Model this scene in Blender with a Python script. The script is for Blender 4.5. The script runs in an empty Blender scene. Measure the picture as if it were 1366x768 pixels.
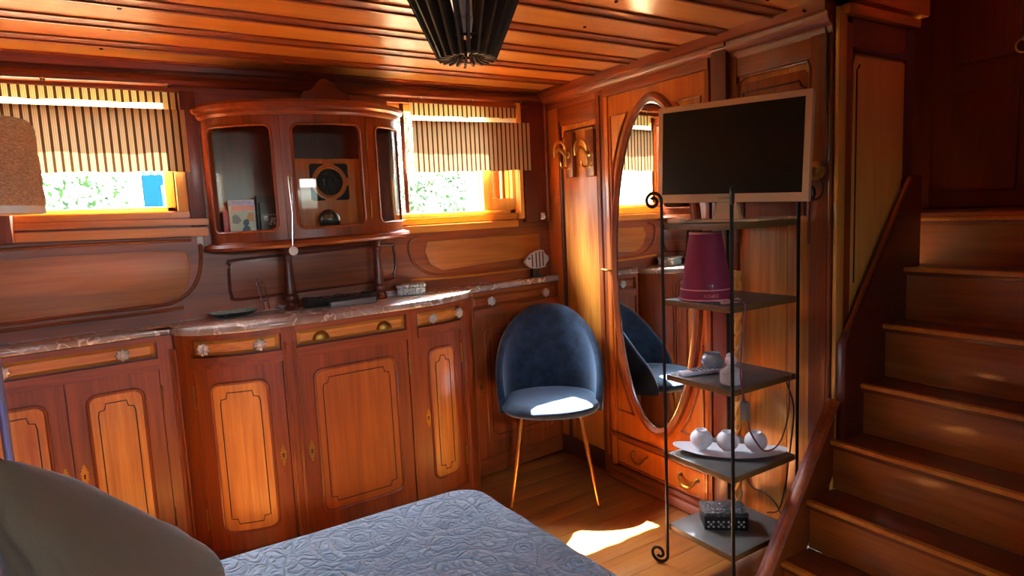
import bpy, bmesh, math, random
from mathutils import Vector, Matrix
random.seed(7)
SC = bpy.context.scene
COL = SC.collection
PI = math.pi

# ------------------------------------------------------------------ camera
CAM = Vector((0, 0, 1.355)); FPX = 847.288
yw, pt, rl = math.radians(32.01934), math.radians(6.685867), math.radians(-2.632745)
fwd = Vector((math.sin(yw), math.cos(yw), 0)); rgt = Vector((math.cos(yw), -math.sin(yw), 0)); upv = Vector((0, 0, 1))
f2 = fwd * math.cos(pt) - upv * math.sin(pt); u2 = upv * math.cos(pt) + fwd * math.sin(pt)
r3 = rgt * math.cos(rl) + u2 * math.sin(rl); u3 = u2 * math.cos(rl) - rgt * math.sin(rl)
cd = bpy.data.cameras.new('camera'); co = bpy.data.objects.new('camera', cd); COL.objects.link(co)
cd.sensor_width = 36; cd.sensor_fit = 'HORIZONTAL'; cd.lens = FPX / 1366 * 36; cd.clip_start = 0.02; cd.clip_end = 200
m3 = Matrix((r3, u3, -f2)).transposed(); co.matrix_world = Matrix.Translation(CAM) @ m3.to_4x4()
SC.camera = co
def ray(px, py): return r3 * ((px - 683) / FPX) - u3 * ((py - 384) / FPX) + f2
def onx(px, py, x): d = ray(px, py); return CAM + d * ((x - CAM.x) / d.x)
def ony(px, py, y): d = ray(px, py); return CAM + d * ((y - CAM.y) / d.y)
def onz(px, py, z): d = ray(px, py); return CAM + d * ((z - CAM.z) / d.z)

W, B, CZ = 2.085, 2.90, 2.0          # right wall, back wall, ceiling
KT = 0.0135                          # the sheer of the boat: everything along the hull side rises a little to the right
def shz(x, z): return z + KT * (x - 0.8) * min(1.0, max(0.0, z))
def wtz(x): return 0.977 + KT * x    # marble top

# ------------------------------------------------------------------ materials
def lin(c):
    if isinstance(c, str):
        c = [int(c[i:i + 2], 16) / 255 for i in (0, 2, 4)]
        return tuple(x / 12.92 if x <= .04045 else ((x + .055) / 1.055) ** 2.4 for x in c) + (1,)
    return tuple(c) + ((1,) if len(c) == 3 else ())
def base_mat(name):
    m = bpy.data.materials.new(name); m.use_nodes = True
    nt = m.node_tree; return m, nt, nt.nodes['Principled BSDF']
def N(nt, t, **kw):
    n = nt.nodes.new(t)
    for k, v in kw.items():
        if k in n.inputs: n.inputs[k].default_value = v
        else: setattr(n, k, v)
    return n
def plain(name, col, rough=.5, metal=0, coat=0, noise=0, nscale=30, bump=0, spec=.5, sheen=0, trans=0):
    m, nt, b = base_mat(name)
    b.inputs['Base Color'].default_value = lin(col); b.inputs['Roughness'].default_value = rough; b.inputs['Metallic'].default_value = metal
    b.inputs['Coat Weight'].default_value = coat; b.inputs['Coat Roughness'].default_value = .1; b.inputs['Specular IOR Level'].default_value = spec
    if sheen: b.inputs['Sheen Weight'].default_value = sheen; b.inputs['Sheen Roughness'].default_value = .35
    if trans: b.inputs['Transmission Weight'].default_value = trans
    if noise or bump:
        tc = N(nt, 'ShaderNodeTexCoord'); n = N(nt, 'ShaderNodeTexNoise', Scale=nscale, Detail=4.0)
        nt.links.new(tc.outputs['Object'], n.inputs['Vector'])
        if noise:
            mx = N(nt, 'ShaderNodeMix', data_type='RGBA'); c = lin(col)
            mx.inputs['A'].default_value = tuple(x * (1 - noise) for x in c[:3]) + (1,); mx.inputs['B'].default_value = tuple(min(1, x * (1 + noise)) for x in c[:3]) + (1,)
            nt.links.new(n.outputs['Fac'], mx.inputs['Factor']); nt.links.new(mx.outputs['Result'], b.inputs['Base Color'])
        if bump:
            bp = N(nt, 'ShaderNodeBump', Strength=bump, Distance=.01)
            nt.links.new(n.outputs['Fac'], bp.inputs['Height']); nt.links.new(bp.outputs['Normal'], b.inputs['Normal'])
    return m
def wood(name, dark, light, axis='Z', rough=.42, coat=.55, scale=1.0, contrast=1.0, coatr=.14):
    m, nt, b = base_mat(name)
    tc = N(nt, 'ShaderNodeTexCoord'); mp = N(nt, 'ShaderNodeMapping')
    s = [9 * scale] * 3; s['XYZ'.index(axis)] = 0.9 * scale
    mp.inputs['Scale'].default_value = s
    nt.links.new(tc.outputs['Object'], mp.inputs['Vector'])
    n1 = N(nt, 'ShaderNodeTexNoise', Scale=1.1, Detail=3.0, Roughness=.5, Distortion=1.2)
    nt.links.new(mp.outputs['Vector'], n1.inputs['Vector'])
    mp2 = N(nt, 'ShaderNodeMapping'); s2 = [70 * scale] * 3; s2['XYZ'.index(axis)] = 2.5 * scale; mp2.inputs['Scale'].default_value = s2
    nt.links.new(tc.outputs['Object'], mp2.inputs['Vector'])
    n2 = N(nt, 'ShaderNodeTexNoise', Scale=1.0, Detail=5.0, Roughness=.65)
    nt.links.new(mp2.outputs['Vector'], n2.inputs['Vector'])
    n3 = N(nt, 'ShaderNodeTexNoise', Scale=2.2, Detail=1.0)
    nt.links.new(tc.outputs['Object'], n3.inputs['Vector'])
    ma = N(nt, 'ShaderNodeMath', operation='MULTIPLY_ADD'); ma.inputs[1].default_value = .45
    nt.links.new(n2.outputs['Fac'], ma.inputs[0])
    mb = N(nt, 'ShaderNodeMath', operation='MULTIPLY'); mb.inputs[1].default_value = .42
    nt.links.new(n1.outputs['Fac'], mb.inputs[0]); nt.links.new(mb.outputs[0], ma.inputs[2])
    mc = N(nt, 'ShaderNodeMath', operation='MULTIPLY_ADD'); mc.inputs[1].default_value = .25
    nt.links.new(n3.outputs['Fac'], mc.inputs[0]); nt.links.new(ma.outputs[0], mc.inputs[2])
    cr = N(nt, 'ShaderNodeValToRGB'); e = cr.color_ramp.elements
    e[0].position = .56 - .2 * contrast; e[1].position = .56 + .2 * contrast
    e[0].color = lin(dark); e[1].color = lin(light)
    nt.links.new(mc.outputs[0], cr.inputs['Fac']); nt.links.new(cr.outputs['Color'], b.inputs['Base Color'])
    b.inputs['Roughness'].default_value = rough; b.inputs['Coat Weight'].default_value = coat; b.inputs['Coat Roughness'].default_value = coatr
    b.inputs['Coat IOR'].default_value = 1.5
    bp = N(nt, 'ShaderNodeBump', Strength=.06, Distance=.004)
    nt.links.new(n2.outputs['Fac'], bp.inputs['Height']); nt.links.new(bp.outputs['Normal'], b.inputs['Normal'])
    return m
GD, GL = 'a5571a', 'd99238'      # golden panels
MD, ML = '642a0c', '9c4c1a'      # mahogany frames
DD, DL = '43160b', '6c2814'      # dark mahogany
M = {}
for ax in 'XYZ':
    M['gold' + ax] = wood('golden_wood_' + ax, GD, GL, ax, contrast=.65, coat=.35, coatr=.22)
    M['mah' + ax] = wood('mahogany_' + ax, MD, ML, ax, contrast=.75, coat=.24, coatr=.22)
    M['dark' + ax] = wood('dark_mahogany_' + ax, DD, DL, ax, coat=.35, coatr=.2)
M['wallgold'] = wood('wall_panel_wood', '8a4214', 'bf7628', 'X', coat=.12, coatr=.3)
M['amberZ'] = wood('amber_wood', '8e450f', 'c06a22', 'Z', coat=.4, coatr=.2)
M['orangeZ'] = wood('orange_wood', 'a04a14', 'd07a28', 'Z')
M['plank'] = wood('ceiling_plank', 'c8742a', 'f0a848', 'X', coat=.8, rough=.38, coatr=.2)
M['batten'] = wood('ceiling_batten', '7c3614', 'a85420', 'X', coat=.6, coatr=.15)
M['floor'] = wood('floor_boards', '84491c', 'ba7c38', 'X', coat=.8, rough=.35, coatr=.12)
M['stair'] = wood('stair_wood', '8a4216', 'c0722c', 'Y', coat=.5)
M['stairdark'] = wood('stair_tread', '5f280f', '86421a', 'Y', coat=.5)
M['honey'] = wood('honey_wood', 'cf8f38', 'eebb60', 'Z', coat=.5)
M['honeyX'] = wood('honey_wood_x', 'b5641a', 'e29a38', 'X', coat=.25)
M['brass'] = plain('brass', 'e6bd6c', .33, 1)
M['brass_old'] = plain('aged_brass', 'a07836', .42, 1, noise=.3, nscale=90)
M['gold_metal'] = plain('gold_metal', 'd9a050', .25, 1)
M['chrome'] = plain('chrome', 'd8d8d8', .18, 1)
M['iron'] = plain('wrought_iron', '1d1713', .45, .6, noise=.2, nscale=80)
M['white'] = plain('white_plastic', 'e6e3da', .45)
M['cream'] = plain('cream_plastic', 'c2a27c', .4, coat=.3)
M['screen'] = plain('screen', '14130f', .28, spec=.35)
M['black'] = plain('black_lacquer', '0c0b0b', .35)
M['keyhole'] = plain('keyhole_black', '050403', .8)
M['groove'] = plain('incised_line', '2c0e05', .6)
M['ceramic'] = plain('matt_white_ceramic', 'cfd0d6', .5, coat=.1, noise=.05, nscale=60)
M['ceramic_blue'] = plain('glazed_ceramic', '8f959c', .25, coat=.6, noise=.35, nscale=25)
M['slate'] = plain('slate_board', '4e4c4a', .5, noise=.5, nscale=14, bump=.15, coat=.15)
M['oldboard'] = wood('board_edge', '4a3418', '7a5a30', 'X', coat=.1)
M['shade_red'] = plain('burgundy_fabric', '7d1f3c', .85, noise=.12, nscale=160, bump=.1)
M['pink_line'] = plain('pink_trim', 'd58a86', .7)
M['paper'] = plain('paper', 'c9ced2', .7)
M['purple_paper'] = plain('plum_ribbon', '6c2b48', .7)
M['cable_red'] = plain('plum_cable', '6a2434', .5)
M['cable_black'] = plain('dark_cable', '1c1210', .5)
M['grey_plastic'] = plain('grey_plastic', '6d6a66', .4)
M['tray_black'] = plain('black_glazed', '1a211f', .2, coat=.6)
M['tray_green'] = plain('pale_green_glaze', '93a79c', .25, coat=.5, noise=.4, nscale=50)
M['bark'] = plain('dark_bark', '1f1512', .7, noise=.5, nscale=60, bump=.6)
M['dried'] = plain('dried_petals', '4e2a22', .8, noise=.4, nscale=80)
M['zebra_dark'] = plain('charcoal_stripe', '2a2a2a', .5)
M['zebra_light'] = plain('pale_grey_wood', 'aeb0b0', .5, noise=.15)
M['lampslat'] = plain('dark_grey_wood', '4a4036', .55, noise=.25, nscale=40)
M['lavender'] = plain('lavender_cotton', 'a79fd6', .8)
M['silver_pole'] = plain('blue_grey_metal', '8f8fb4', .3, .8)
M['foliage'] = plain('leaf_green', '2a521a', .6, noise=.4, nscale=9)
M['bark_pale'] = plain('pale_bark', 'b9ab98', .8, noise=.3)
M['bluepaint'] = plain('sky_blue_paint', '0a5aa8', .95, spec=.05)
M['whitepaint'] = plain('white_paint', 'b8c4c8', .6)
M['ground'] = plain('pale_ground', '5d6a54', .9, noise=.2, nscale=3)
M['plaster'] = plain('cream_plaster', 'cbb894', .8)
def velvet():
    m, nt, b = base_mat('navy_velvet')
    tc = N(nt, 'ShaderNodeTexCoord'); n = N(nt, 'ShaderNodeTexNoise', Scale=14.0, Detail=6.0, Roughness=.7)
    nt.links.new(tc.outputs['Object'], n.inputs['Vector'])
    cr = N(nt, 'ShaderNodeValToRGB'); cr.color_ramp.elements[0].position = .35; cr.color_ramp.elements[1].position = .7
    cr.color_ramp.elements[0].color = lin('0d1622'); cr.color_ramp.elements[1].color = lin('243a54')
    nt.links.new(n.outputs['Fac'], cr.inputs['Fac']); nt.links.new(cr.outputs['Color'], b.inputs['Base Color'])
    b.inputs['Roughness'].default_value = .75; b.inputs['Sheen Weight'].default_value = 1.0; b.inputs['Sheen Roughness'].default_value = .5
    b.inputs['Sheen Tint'].default_value = lin('a8c8ea'); b.inputs['Specular IOR Level'].default_value = .2
    bp = N(nt, 'ShaderNodeBump', Strength=.25, Distance=.004); nt.links.new(n.outputs['Fac'], bp.inputs['Height']); nt.links.new(bp.outputs['Normal'], b.inputs['Normal'])
    return m
M['velvet'] = velvet()
def marble():
    m, nt, b = base_mat('veined_marble')
    tc = N(nt, 'ShaderNodeTexCoord'); n0 = N(nt, 'ShaderNodeTexNoise', Scale=5.0, Detail=4.0)
    nt.links.new(tc.outputs['Object'], n0.inputs['Vector'])
    v = N(nt, 'ShaderNodeTexVoronoi', feature='DISTANCE_TO_EDGE', Scale=11.0)
    mx = N(nt, 'ShaderNodeVectorMath', operation='MULTIPLY_ADD'); mx.inputs[1].default_value = (.35, .35, .35)
    nt.links.new(n0.outputs['Color'], mx.inputs[0]); nt.links.new(tc.outputs['Object'], mx.inputs[2]); nt.links.new(mx.outputs[0], v.inputs['Vector'])
    cr = N(nt, 'ShaderNodeValToRGB'); cr.color_ramp.elements[0].position = .0; cr.color_ramp.elements[1].position = .05
    cr.color_ramp.elements[0].color = lin('e2dad0'); cr.color_ramp.elements[1].color = lin('927a6a')
    nt.links.new(v.outputs['Distance'], cr.inputs['Fac'])
    n2 = N(nt, 'ShaderNodeTexNoise', Scale=9.0, Detail=5.0); nt.links.new(tc.outputs['Object'], n2.inputs['Vector'])
    c2 = N(nt, 'ShaderNodeValToRGB'); c2.color_ramp.elements[0].position = .42; c2.color_ramp.elements[1].position = .62
    c2.color_ramp.elements[0].color = (0, 0, 0, 1); c2.color_ramp.elements[1].color = (1, 1, 1, 1); nt.links.new(n2.outputs['Fac'], c2.inputs['Fac'])
    mm = N(nt, 'ShaderNodeMix', data_type='RGBA'); mm.inputs['B'].default_value = lin('a39a94')
    nt.links.new(c2.outputs['Color'], mm.inputs['Factor']); nt.links.new(cr.outputs['Color'], mm.inputs['A'])
    nt.links.new(mm.outputs['Result'], b.inputs['Base Color'])
    b.inputs['Roughness'].default_value = .16; b.inputs['Coat Weight'].default_value = .4
    return m
M['marble'] = marble()
def glass(name, tint=(1, 1, 1), refl=.06, rough=0.0):
    m = bpy.data.materials.new(name); m.use_nodes = True; nt = m.node_tree; nt.nodes.clear()
    o = N(nt, 'ShaderNodeOutputMaterial'); t = N(nt, 'ShaderNodeBsdfTransparent'); g = N(nt, 'ShaderNodeBsdfGlossy', Roughness=rough)
    t.inputs['Color'].default_value = tuple(tint) + (1,)
    lw = N(nt, 'ShaderNodeLayerWeight', Blend=.5); pw = N(nt, 'ShaderNodeMath', operation='POWER'); pw.inputs[1].default_value = 4.5
    fr = N(nt, 'ShaderNodeMath', operation='MULTIPLY_ADD'); fr.inputs[1].default_value = refl * 10; fr.inputs[2].default_value = refl * .6; mx = N(nt, 'ShaderNodeMixShader')
    nt.links.new(lw.outputs['Facing'], pw.inputs[0]); nt.links.new(pw.outputs[0], fr.inputs[0])
    nt.links.new(fr.outputs[0], mx.inputs[0]); nt.links.new(t.outputs[0], mx.inputs[1]); nt.links.new(g.outputs[0], mx.inputs[2]); nt.links.new(mx.outputs[0], o.inputs[0])
    return m
M['glass'] = glass('window_glass'); M['glass_cab'] = glass('cabinet_glass', (.95, .98, .96), .022)
M['crystal'] = plain('cut_glass', 'fbf7ee', .05, spec=.9, trans=.5)
M['bottle_glass'] = plain('pale_bottle_glass', 'e8f0f2', .08, trans=.5)
M['globe'] = plain('smoked_glass', '3b3833', .05, coat=1)
def mirror():
    m, nt, b = base_mat('mirror_silver'); b.inputs['Base Color'].default_value = (.86, .9, .88, 1); b.inputs['Metallic'].default_value = 1; b.inputs['Roughness'].default_value = .015
    return m
M['mirror'] = mirror()
def blind_mat(name, light, dark, trans):
    m = bpy.data.materials.new(name); m.use_nodes = True; nt = m.node_tree; b = nt.nodes['Principled BSDF']; out = nt.nodes['Material Output']
    tc = N(nt, 'ShaderNodeTexCoord'); sp = N(nt, 'ShaderNodeSeparateXYZ'); nt.links.new(tc.outputs['Object'], sp.inputs[0])
    mu = N(nt, 'ShaderNodeMath', operation='MULTIPLY'); mu.inputs[1].default_value = 1 / .0262; nt.links.new(sp.outputs['X'], mu.inputs[0])
    fr = N(nt, 'ShaderNodeMath', operation='FRACT'); nt.links.new(mu.outputs[0], fr.inputs[0])
    cr = N(nt, 'ShaderNodeValToRGB'); r = cr.color_ramp; r.interpolation = 'LINEAR'
    r.elements[0].position = 0; r.elements[0].color = lin(dark); r.elements[1].position = 1; r.elements[1].color = lin(dark)
    for p, c in ((.30, dark), (.36, light), (.46, light), (.52, '9a7444'), (.58, light), (.70, light), (.76, '9a7444'), (.80, light), (.93, light)):
        e = r.elements.new(p); e.color = lin(c)
    nt.links.new(fr.outputs[0], cr.inputs['Fac']); nt.links.new(cr.outputs['Color'], b.inputs['Base Color']); b.inputs['Roughness'].default_value = .9; b.inputs['Specular IOR Level'].default_value = .1
    tl = N(nt, 'ShaderNodeBsdfTranslucent'); nt.links.new(cr.outputs['Color'], tl.inputs['Color'])
    mx = N(nt, 'ShaderNodeMixShader'); mx.inputs[0].default_value = trans
    nt.links.new(b.outputs[0], mx.inputs[1]); nt.links.new(tl.outputs[0], mx.inputs[2]); nt.links.new(mx.outputs[0], out.inputs[0])
    return m
M['blind'] = blind_mat('striped_cotton', 'dcc696', '54351c', .22)
M['blind_low'] = blind_mat('striped_cotton_lined', 'cfb083', '54351e', .035)
def translucent(name, col, f):
    m = bpy.data.materials.new(name); m.use_nodes = True; nt = m.node_tree; b = nt.nodes['Principled BSDF']; out = nt.nodes['Material Output']
    b.inputs['Base Color'].default_value = lin(col); b.inputs['Roughness'].default_value = .9
    tl = N(nt, 'ShaderNodeBsdfTranslucent', Color=lin(col)); mx = N(nt, 'ShaderNodeMixShader'); mx.inputs[0].default_value = f
    nt.links.new(b.outputs[0], mx.inputs[1]); nt.links.new(tl.outputs[0], mx.inputs[2]); nt.links.new(mx.outputs[0], out.inputs[0])
    return m, nt, b, tl
M['fold_light'] = translucent('white_fold_light', 'f4f0e2', .6)[0]  # white cloth colour standing in for light caught in the blind's fold
def shade_mat():
    m, nt, b, tl = translucent('crumpled_paper', 'b89c7c', .75)
    tc = N(nt, 'ShaderNodeTexCoord'); mp = N(nt, 'ShaderNodeMapping'); mp.inputs['Scale'].default_value = (55, 55, 150); mp.inputs['Rotation'].default_value = (.3, .2, .5)
    n = N(nt, 'ShaderNodeTexNoise', Scale=2.2, Detail=4.0, Roughness=.6, Distortion=1.0); nt.links.new(tc.outputs['Object'], mp.inputs[0]); nt.links.new(mp.outputs[0], n.inputs['Vector'])
    cr = N(nt, 'ShaderNodeValToRGB'); cr.color_ramp.elements[0].position = .4; cr.color_ramp.elements[1].position = .62
    cr.color_ramp.elements[0].color = lin('cdbca2'); cr.color_ramp.elements[1].color = lin('fff4e4'); nt.links.new(n.outputs['Fac'], cr.inputs['Fac'])
    nt.links.new(cr.outputs['Color'], b.inputs['Base Color']); nt.links.new(cr.outputs['Color'], tl.inputs['Color'])
    bp = N(nt, 'ShaderNodeBump', Strength=.8, Distance=.01); nt.links.new(n.outputs['Fac'], bp.inputs['Height']); nt.links.new(bp.outputs['Normal'], b.inputs['Normal'])
    return m
M['paper_shade'] = shade_mat()
M['tab'] = translucent('tab_cotton', 'cbb894', .4)[0]
def quilt_mat():
    m, nt, b = base_mat('quilted_blue_cotton')
    tc = N(nt, 'ShaderNodeTexCoord')
    def contour(vec, scale, freq, vor=False):
        if vor: n = N(nt, 'ShaderNodeTexVoronoi', Scale=scale, feature='F1'); o = 'Distance'
        else: n = N(nt, 'ShaderNodeTexNoise', Scale=scale, Detail=1.0, Roughness=.4); o = 'Fac'
        nt.links.new(vec, n.inputs['Vector'])
        m1 = N(nt, 'ShaderNodeMath', operation='MULTIPLY'); m1.inputs[1].default_value = freq; nt.links.new(n.outputs[o], m1.inputs[0])
        m2 = N(nt, 'ShaderNodeMath', operation='SINE'); nt.links.new(m1.outputs[0], m2.inputs[0])
        m3 = N(nt, 'ShaderNodeMath', operation='ABSOLUTE'); nt.links.new(m2.outputs[0], m3.inputs[0])
        m4 = N(nt, 'ShaderNodeMath', operation='POWER'); m4.inputs[1].default_value = .45; nt.links.new(m3.outputs[0], m4.inputs[0]); return m4.outputs[0]
    nd = N(nt, 'ShaderNodeTexNoise', Scale=7.0, Detail=1.0); nt.links.new(tc.outputs['Object'], nd.inputs['Vector'])
    mx = N(nt, 'ShaderNodeVectorMath', operation='MULTIPLY_ADD'); mx.inputs[1].default_value = (.05, .05, .0)
    nt.links.new(nd.outputs['Color'], mx.inputs[0]); nt.links.new(tc.outputs['Object'], mx.inputs[2])
    A_ = contour(mx.outputs[0], 5.2, 15.0, True); B_ = contour(tc.outputs['Object'], 16.0, 26.0); C_ = contour(mx.outputs[0], 30.0, 20.0)
    mn = N(nt, 'ShaderNodeMath', operation='MINIMUM'); nt.links.new(A_, mn.inputs[0]); nt.links.new(B_, mn.inputs[1])
    ad = N(nt, 'ShaderNodeMath', operation='MULTIPLY_ADD'); ad.inputs[1].default_value = .35; nt.links.new(C_, ad.inputs[0]); nt.links.new(mn.outputs[0], ad.inputs[2])
    bp = N(nt, 'ShaderNodeBump', Strength=1.0, Distance=.009); nt.links.new(ad.outputs[0], bp.inputs['Height']); nt.links.new(bp.outputs['Normal'], b.inputs['Normal'])
    b.inputs['Base Color'].default_value = lin('6f8298'); b.inputs['Roughness'].default_value = .75; b.inputs['Sheen Weight'].default_value = .3
    return m
M['quilt'] = quilt_mat()
M['pillow'] = plain('taupe_linen', '64543f', .85, noise=.12, nscale=220, bump=.12, sheen=.3)
def wicker():
    m, nt, b = base_mat('pale_wicker')
    tc = N(nt, 'ShaderNodeTexCoord'); v = N(nt, 'ShaderNodeTexVoronoi', Scale=110.0); nt.links.new(tc.outputs['Object'], v.inputs['Vector'])
    cr = N(nt, 'ShaderNodeValToRGB'); cr.color_ramp.elements[0].color = lin('e6e8e6'); cr.color_ramp.elements[1].color = lin('7d8a88'); cr.color_ramp.elements[1].position = .8
    nt.links.new(v.outputs['Distance'], cr.inputs['Fac']); nt.links.new(cr.outputs['Color'], b.inputs['Base Color']); b.inputs['Roughness'].default_value = .6
    bp = N(nt, 'ShaderNodeBump', Strength=1.0, Distance=.006); bp.invert = True; nt.links.new(v.outputs['Distance'], bp.inputs['Height']); nt.links.new(bp.outputs['Normal'], b.inputs['Normal'])
    return m
M['wicker'] = wicker()
def carved():
    m, nt, b = base_mat('carved_dark_stone')
    tc = N(nt, 'ShaderNodeTexCoord'); v = N(nt, 'ShaderNodeTexVoronoi', Scale=75.0); nt.links.new(tc.outputs['Object'], v.inputs['Vector'])
    cr = N(nt, 'ShaderNodeValToRGB'); cr.color_ramp.elements[0].color = lin('4a4e52'); cr.color_ramp.elements[1].color = lin('15171a')
    nt.links.new(v.outputs['Distance'], cr.inputs['Fac']); nt.links.new(cr.outputs['Color'], b.inputs['Base Color']); b.inputs['Roughness'].default_value = .4
    bp = N(nt, 'ShaderNodeBump', Strength=.8, Distance=.006); bp.invert = True; nt.links.new(v.outputs['Distance'], bp.inputs['Height']); nt.links.new(bp.outputs['Normal'], b.inputs['Normal'])
    return m
M['carved'] = carved()
for k, c in (('bk_lilac', 'b9a2d8'), ('bk_coral', 'e07a64'), ('bk_pale', 'cfd2c0'), ('bk_orange', 'e0a060'), ('bk_blue', '33465c'), ('bk_brown', '3a2a22'), ('bk_red', 'b83a44'), ('bk_flower', 'd8502f'), ('bk_skin', 'd9c2a4'), ('bk_purple', '5a3c86'), ('bk_white', 'e9e4d8'), ('bk_navy', '2b3560'), ('bk_grey', '8a8f8a')):
    M[k] = plain('print_' + k[3:], c, .4, coat=.2)

# ------------------------------------------------------------------ mesh helpers
def bm_(): return bmesh.new()
def box(bm, lo, hi, bev=0.0, mat=0):
    x0, y0, z0 = lo; x1, y1, z1 = hi
    v = [bm.verts.new(p) for p in ((x0, y0, z0), (x1, y0, z0), (x1, y1, z0), (x0, y1, z0), (x0, y0, z1), (x1, y0, z1), (x1, y1, z1), (x0, y1, z1))]
    fs = [bm.faces.new([v[i] for i in q]) for q in ((0, 3, 2, 1), (4, 5, 6, 7), (0, 1, 5, 4), (1, 2, 6, 5), (2, 3, 7, 6), (3, 0, 4, 7))]
    for f in fs: f.material_index = mat
    if bev > 0:
        es = list({e for f in fs for e in f.edges})
        bmesh.ops.bevel(bm, geom=es, offset=bev, segments=2, affect='EDGES', profile=.6)
    return v
def prism(bm, pts, d, mat=0, bev=0.0):
    """closed polygon of 3D points (planar) extruded by vector d"""
    d = Vector(d); a = [bm.verts.new(Vector(p)) for p in pts]; b = [bm.verts.new(Vector(p) + d) for p in pts]
    n = len(pts); fs = [bm.faces.new(a), bm.faces.new(b[::-1])]
    for i in range(n): fs.append(bm.faces.new((a[i], b[i], b[(i + 1) % n], a[(i + 1) % n])))
    for f in fs: f.material_index = mat
    if bev > 0:
        es = list({e for f in fs[:2] for e in f.edges})
        bmesh.ops.bevel(bm, geom=es, offset=bev, segments=2, affect='EDGES', profile=.6)
def catmull(P, n=6, closed=False):
    P = [Vector(p) for p in P]; out = []; m = len(P)
    rng = range(m) if closed else range(m - 1)
    for i in rng:
        p1, p2 = P[i], P[(i + 1) % m]
        p0 = P[i - 1] if (closed or i > 0) else p1 * 2 - p2
        p3 = P[(i + 2) % m] if (closed or i + 2 < m) else p2 * 2 - p1
        for k in range(n):
            t = k / n
            out.append(.5 * ((2 * p1) + (p2 - p0) * t + (2 * p0 - 5 * p1 + 4 * p2 - p3) * t * t + (3 * p1 - p0 - 3 * p2 + p3) * t ** 3))
    if not closed: out.append(P[-1])
    return out
def tube(bm, path, r, n=8, closed=False, mat=0, flat=None):
    """r: number or list; flat=(vector, factor) squashes the section along a vector"""
    P = [Vector(p) for p in path]; m = len(P); R = r if isinstance(r, (list, tuple)) else [r] * m
    rings = []; up = None
    for i in range(m):
        a = P[i - 1] if (closed or i > 0) else P[i]; b = P[(i + 1) % m] if (closed or i < m - 1) else P[i]
        t = (b - a); t = t.normalized() if t.length > 1e-9 else Vector((0, 0, 1))
        if up is None:
            up = Vector((0, 0, 1)) if abs(t.z) < .9 else Vector((1, 0, 0))
        u = (up - t * up.dot(t)); u = u.normalized() if u.length > 1e-6 else t.orthogonal().normalized()
        w = t.cross(u); up = u; ring = []
        for k in range(n):
            o = (u * math.cos(2 * PI * k / n) + w * math.sin(2 * PI * k / n)) * R[i]
            if flat: fv = Vector(flat[0]).normalized(); o = o - fv * o.dot(fv) * (1 - flat[1])
            ring.append(bm.verts.new(P[i] + o))
        rings.append(ring)
    for i in range(m if closed else m - 1):
        A, Bq = rings[i], rings[(i + 1) % m]
        for k in range(n):
            f = bm.faces.new((A[k], A[(k + 1) % n], Bq[(k + 1) % n], Bq[k])); f.material_index = mat
    if not closed:
        for ring in (rings[0][::-1], rings[-1]):
            f = bm.faces.new(ring); f.material_index = mat
def lathe(bm, prof, c, n=24, axis='Z', mat=0, rfun=None):
    c = Vector(c); rings = []
    def P(r, h, a):
        x, y = r * math.cos(a), r * math.sin(a)
        if axis == 'Z': return c + Vector((x, y, h))
        if axis == 'Y': return c + Vector((x, -h, y))       # h goes towards -Y
        return c + Vector((-h, x, y))                        # h goes towards -X
    for r, h in prof:
        rings.append([bm.verts.new(P(max(r, 1e-5) * (rfun(2 * PI * k / n, h) if rfun else 1), h, 2 * PI * k / n)) for k in range(n)])
    for i in range(len(rings) - 1):
        for k in range(n):
            f = bm.faces.new((rings[i][k], rings[i][(k + 1) % n], rings[i + 1][(k + 1) % n], rings[i + 1][k])); f.material_index = mat
    for ring in (rings[0], rings[-1]):
        f = bm.faces.new(ring); f.material_index = mat
def grid(bm, fn, nu, nv, mat=0, closeu=False):
    V = [[bm.verts.new(fn(i / nu, j / nv)) for j in range(nv + 1)] for i in range(nu if closeu else nu + 1)]
    for i in range(nu):
        for j in range(nv):
            a, b = V[i], V[(i + 1) % len(V)]
            f = bm.faces.new((a[j], b[j], b[j + 1], a[j + 1])); f.material_index = mat
    return V
def obj(name, bm, mat, parent=None, loc=None, local=False, angle=40, smooth=True):
    """one mesh object; bm in world coordinates unless local"""
    bmesh.ops.remove_doubles(bm, verts=bm.verts, dist=1e-6)
    bmesh.ops.recalc_face_normals(bm, faces=bm.faces)
    me = bpy.data.meshes.new(name)
    base = Vector((0, 0, 0)) if local else (loc if loc is not None else Vector((0, 0, 0)))
    if base.length > 0: bmesh.ops.translate(bm, verts=bm.verts, vec=-Vector(base))
    bm.to_mesh(me); bm.free()
    for mm in (mat if isinstance(mat, (list, tuple)) else [mat]): me.materials.append(M[mm])
    if smooth:
        me.shade_smooth(); me.set_sharp_from_angle(angle=math.radians(angle))
    o = bpy.data.objects.new(name, me); COL.objects.link(o)
    if parent is not None: o.parent = parent
    return o
def tag(o, label, cat, group=None):
    o['label'] = label; o['category'] = cat
    if group: o['group'] = group
    return o
class T:
    """a thing: Empty at its base, parts added in world coordinates"""
    def __init__(s, name, label, cat, loc=(0, 0, 0), group=None, rotz=0):
        s.o = bpy.data.objects.new(name, None); COL.objects.link(s.o); s.loc = Vector(loc); s.o.location = s.loc
        s.o.rotation_euler = (0, 0, rotz); s.o.empty_display_size = .05; s.rot = rotz
        tag(s.o, label, cat, group)
    def part(s, name, bm, mat, parent=None, label=None, local=False, **kw):
        o = obj(name, bm, mat, parent or s.o, s.loc, local, **kw)
        if label: o['label'] = label
        return o
def struct(name, bm, mat, **kw):
    o = obj(name, bm, mat, **kw); o['kind'] = 'structure'; return o
def single(name, bm, mat, label, cat, loc, group=None, **kw):
    """one-mesh thing with its origin at loc"""
    o = obj(name, bm, mat, None, Vector(loc), **kw); o.location = Vector(loc); return tag(o, label, cat, group)
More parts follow.
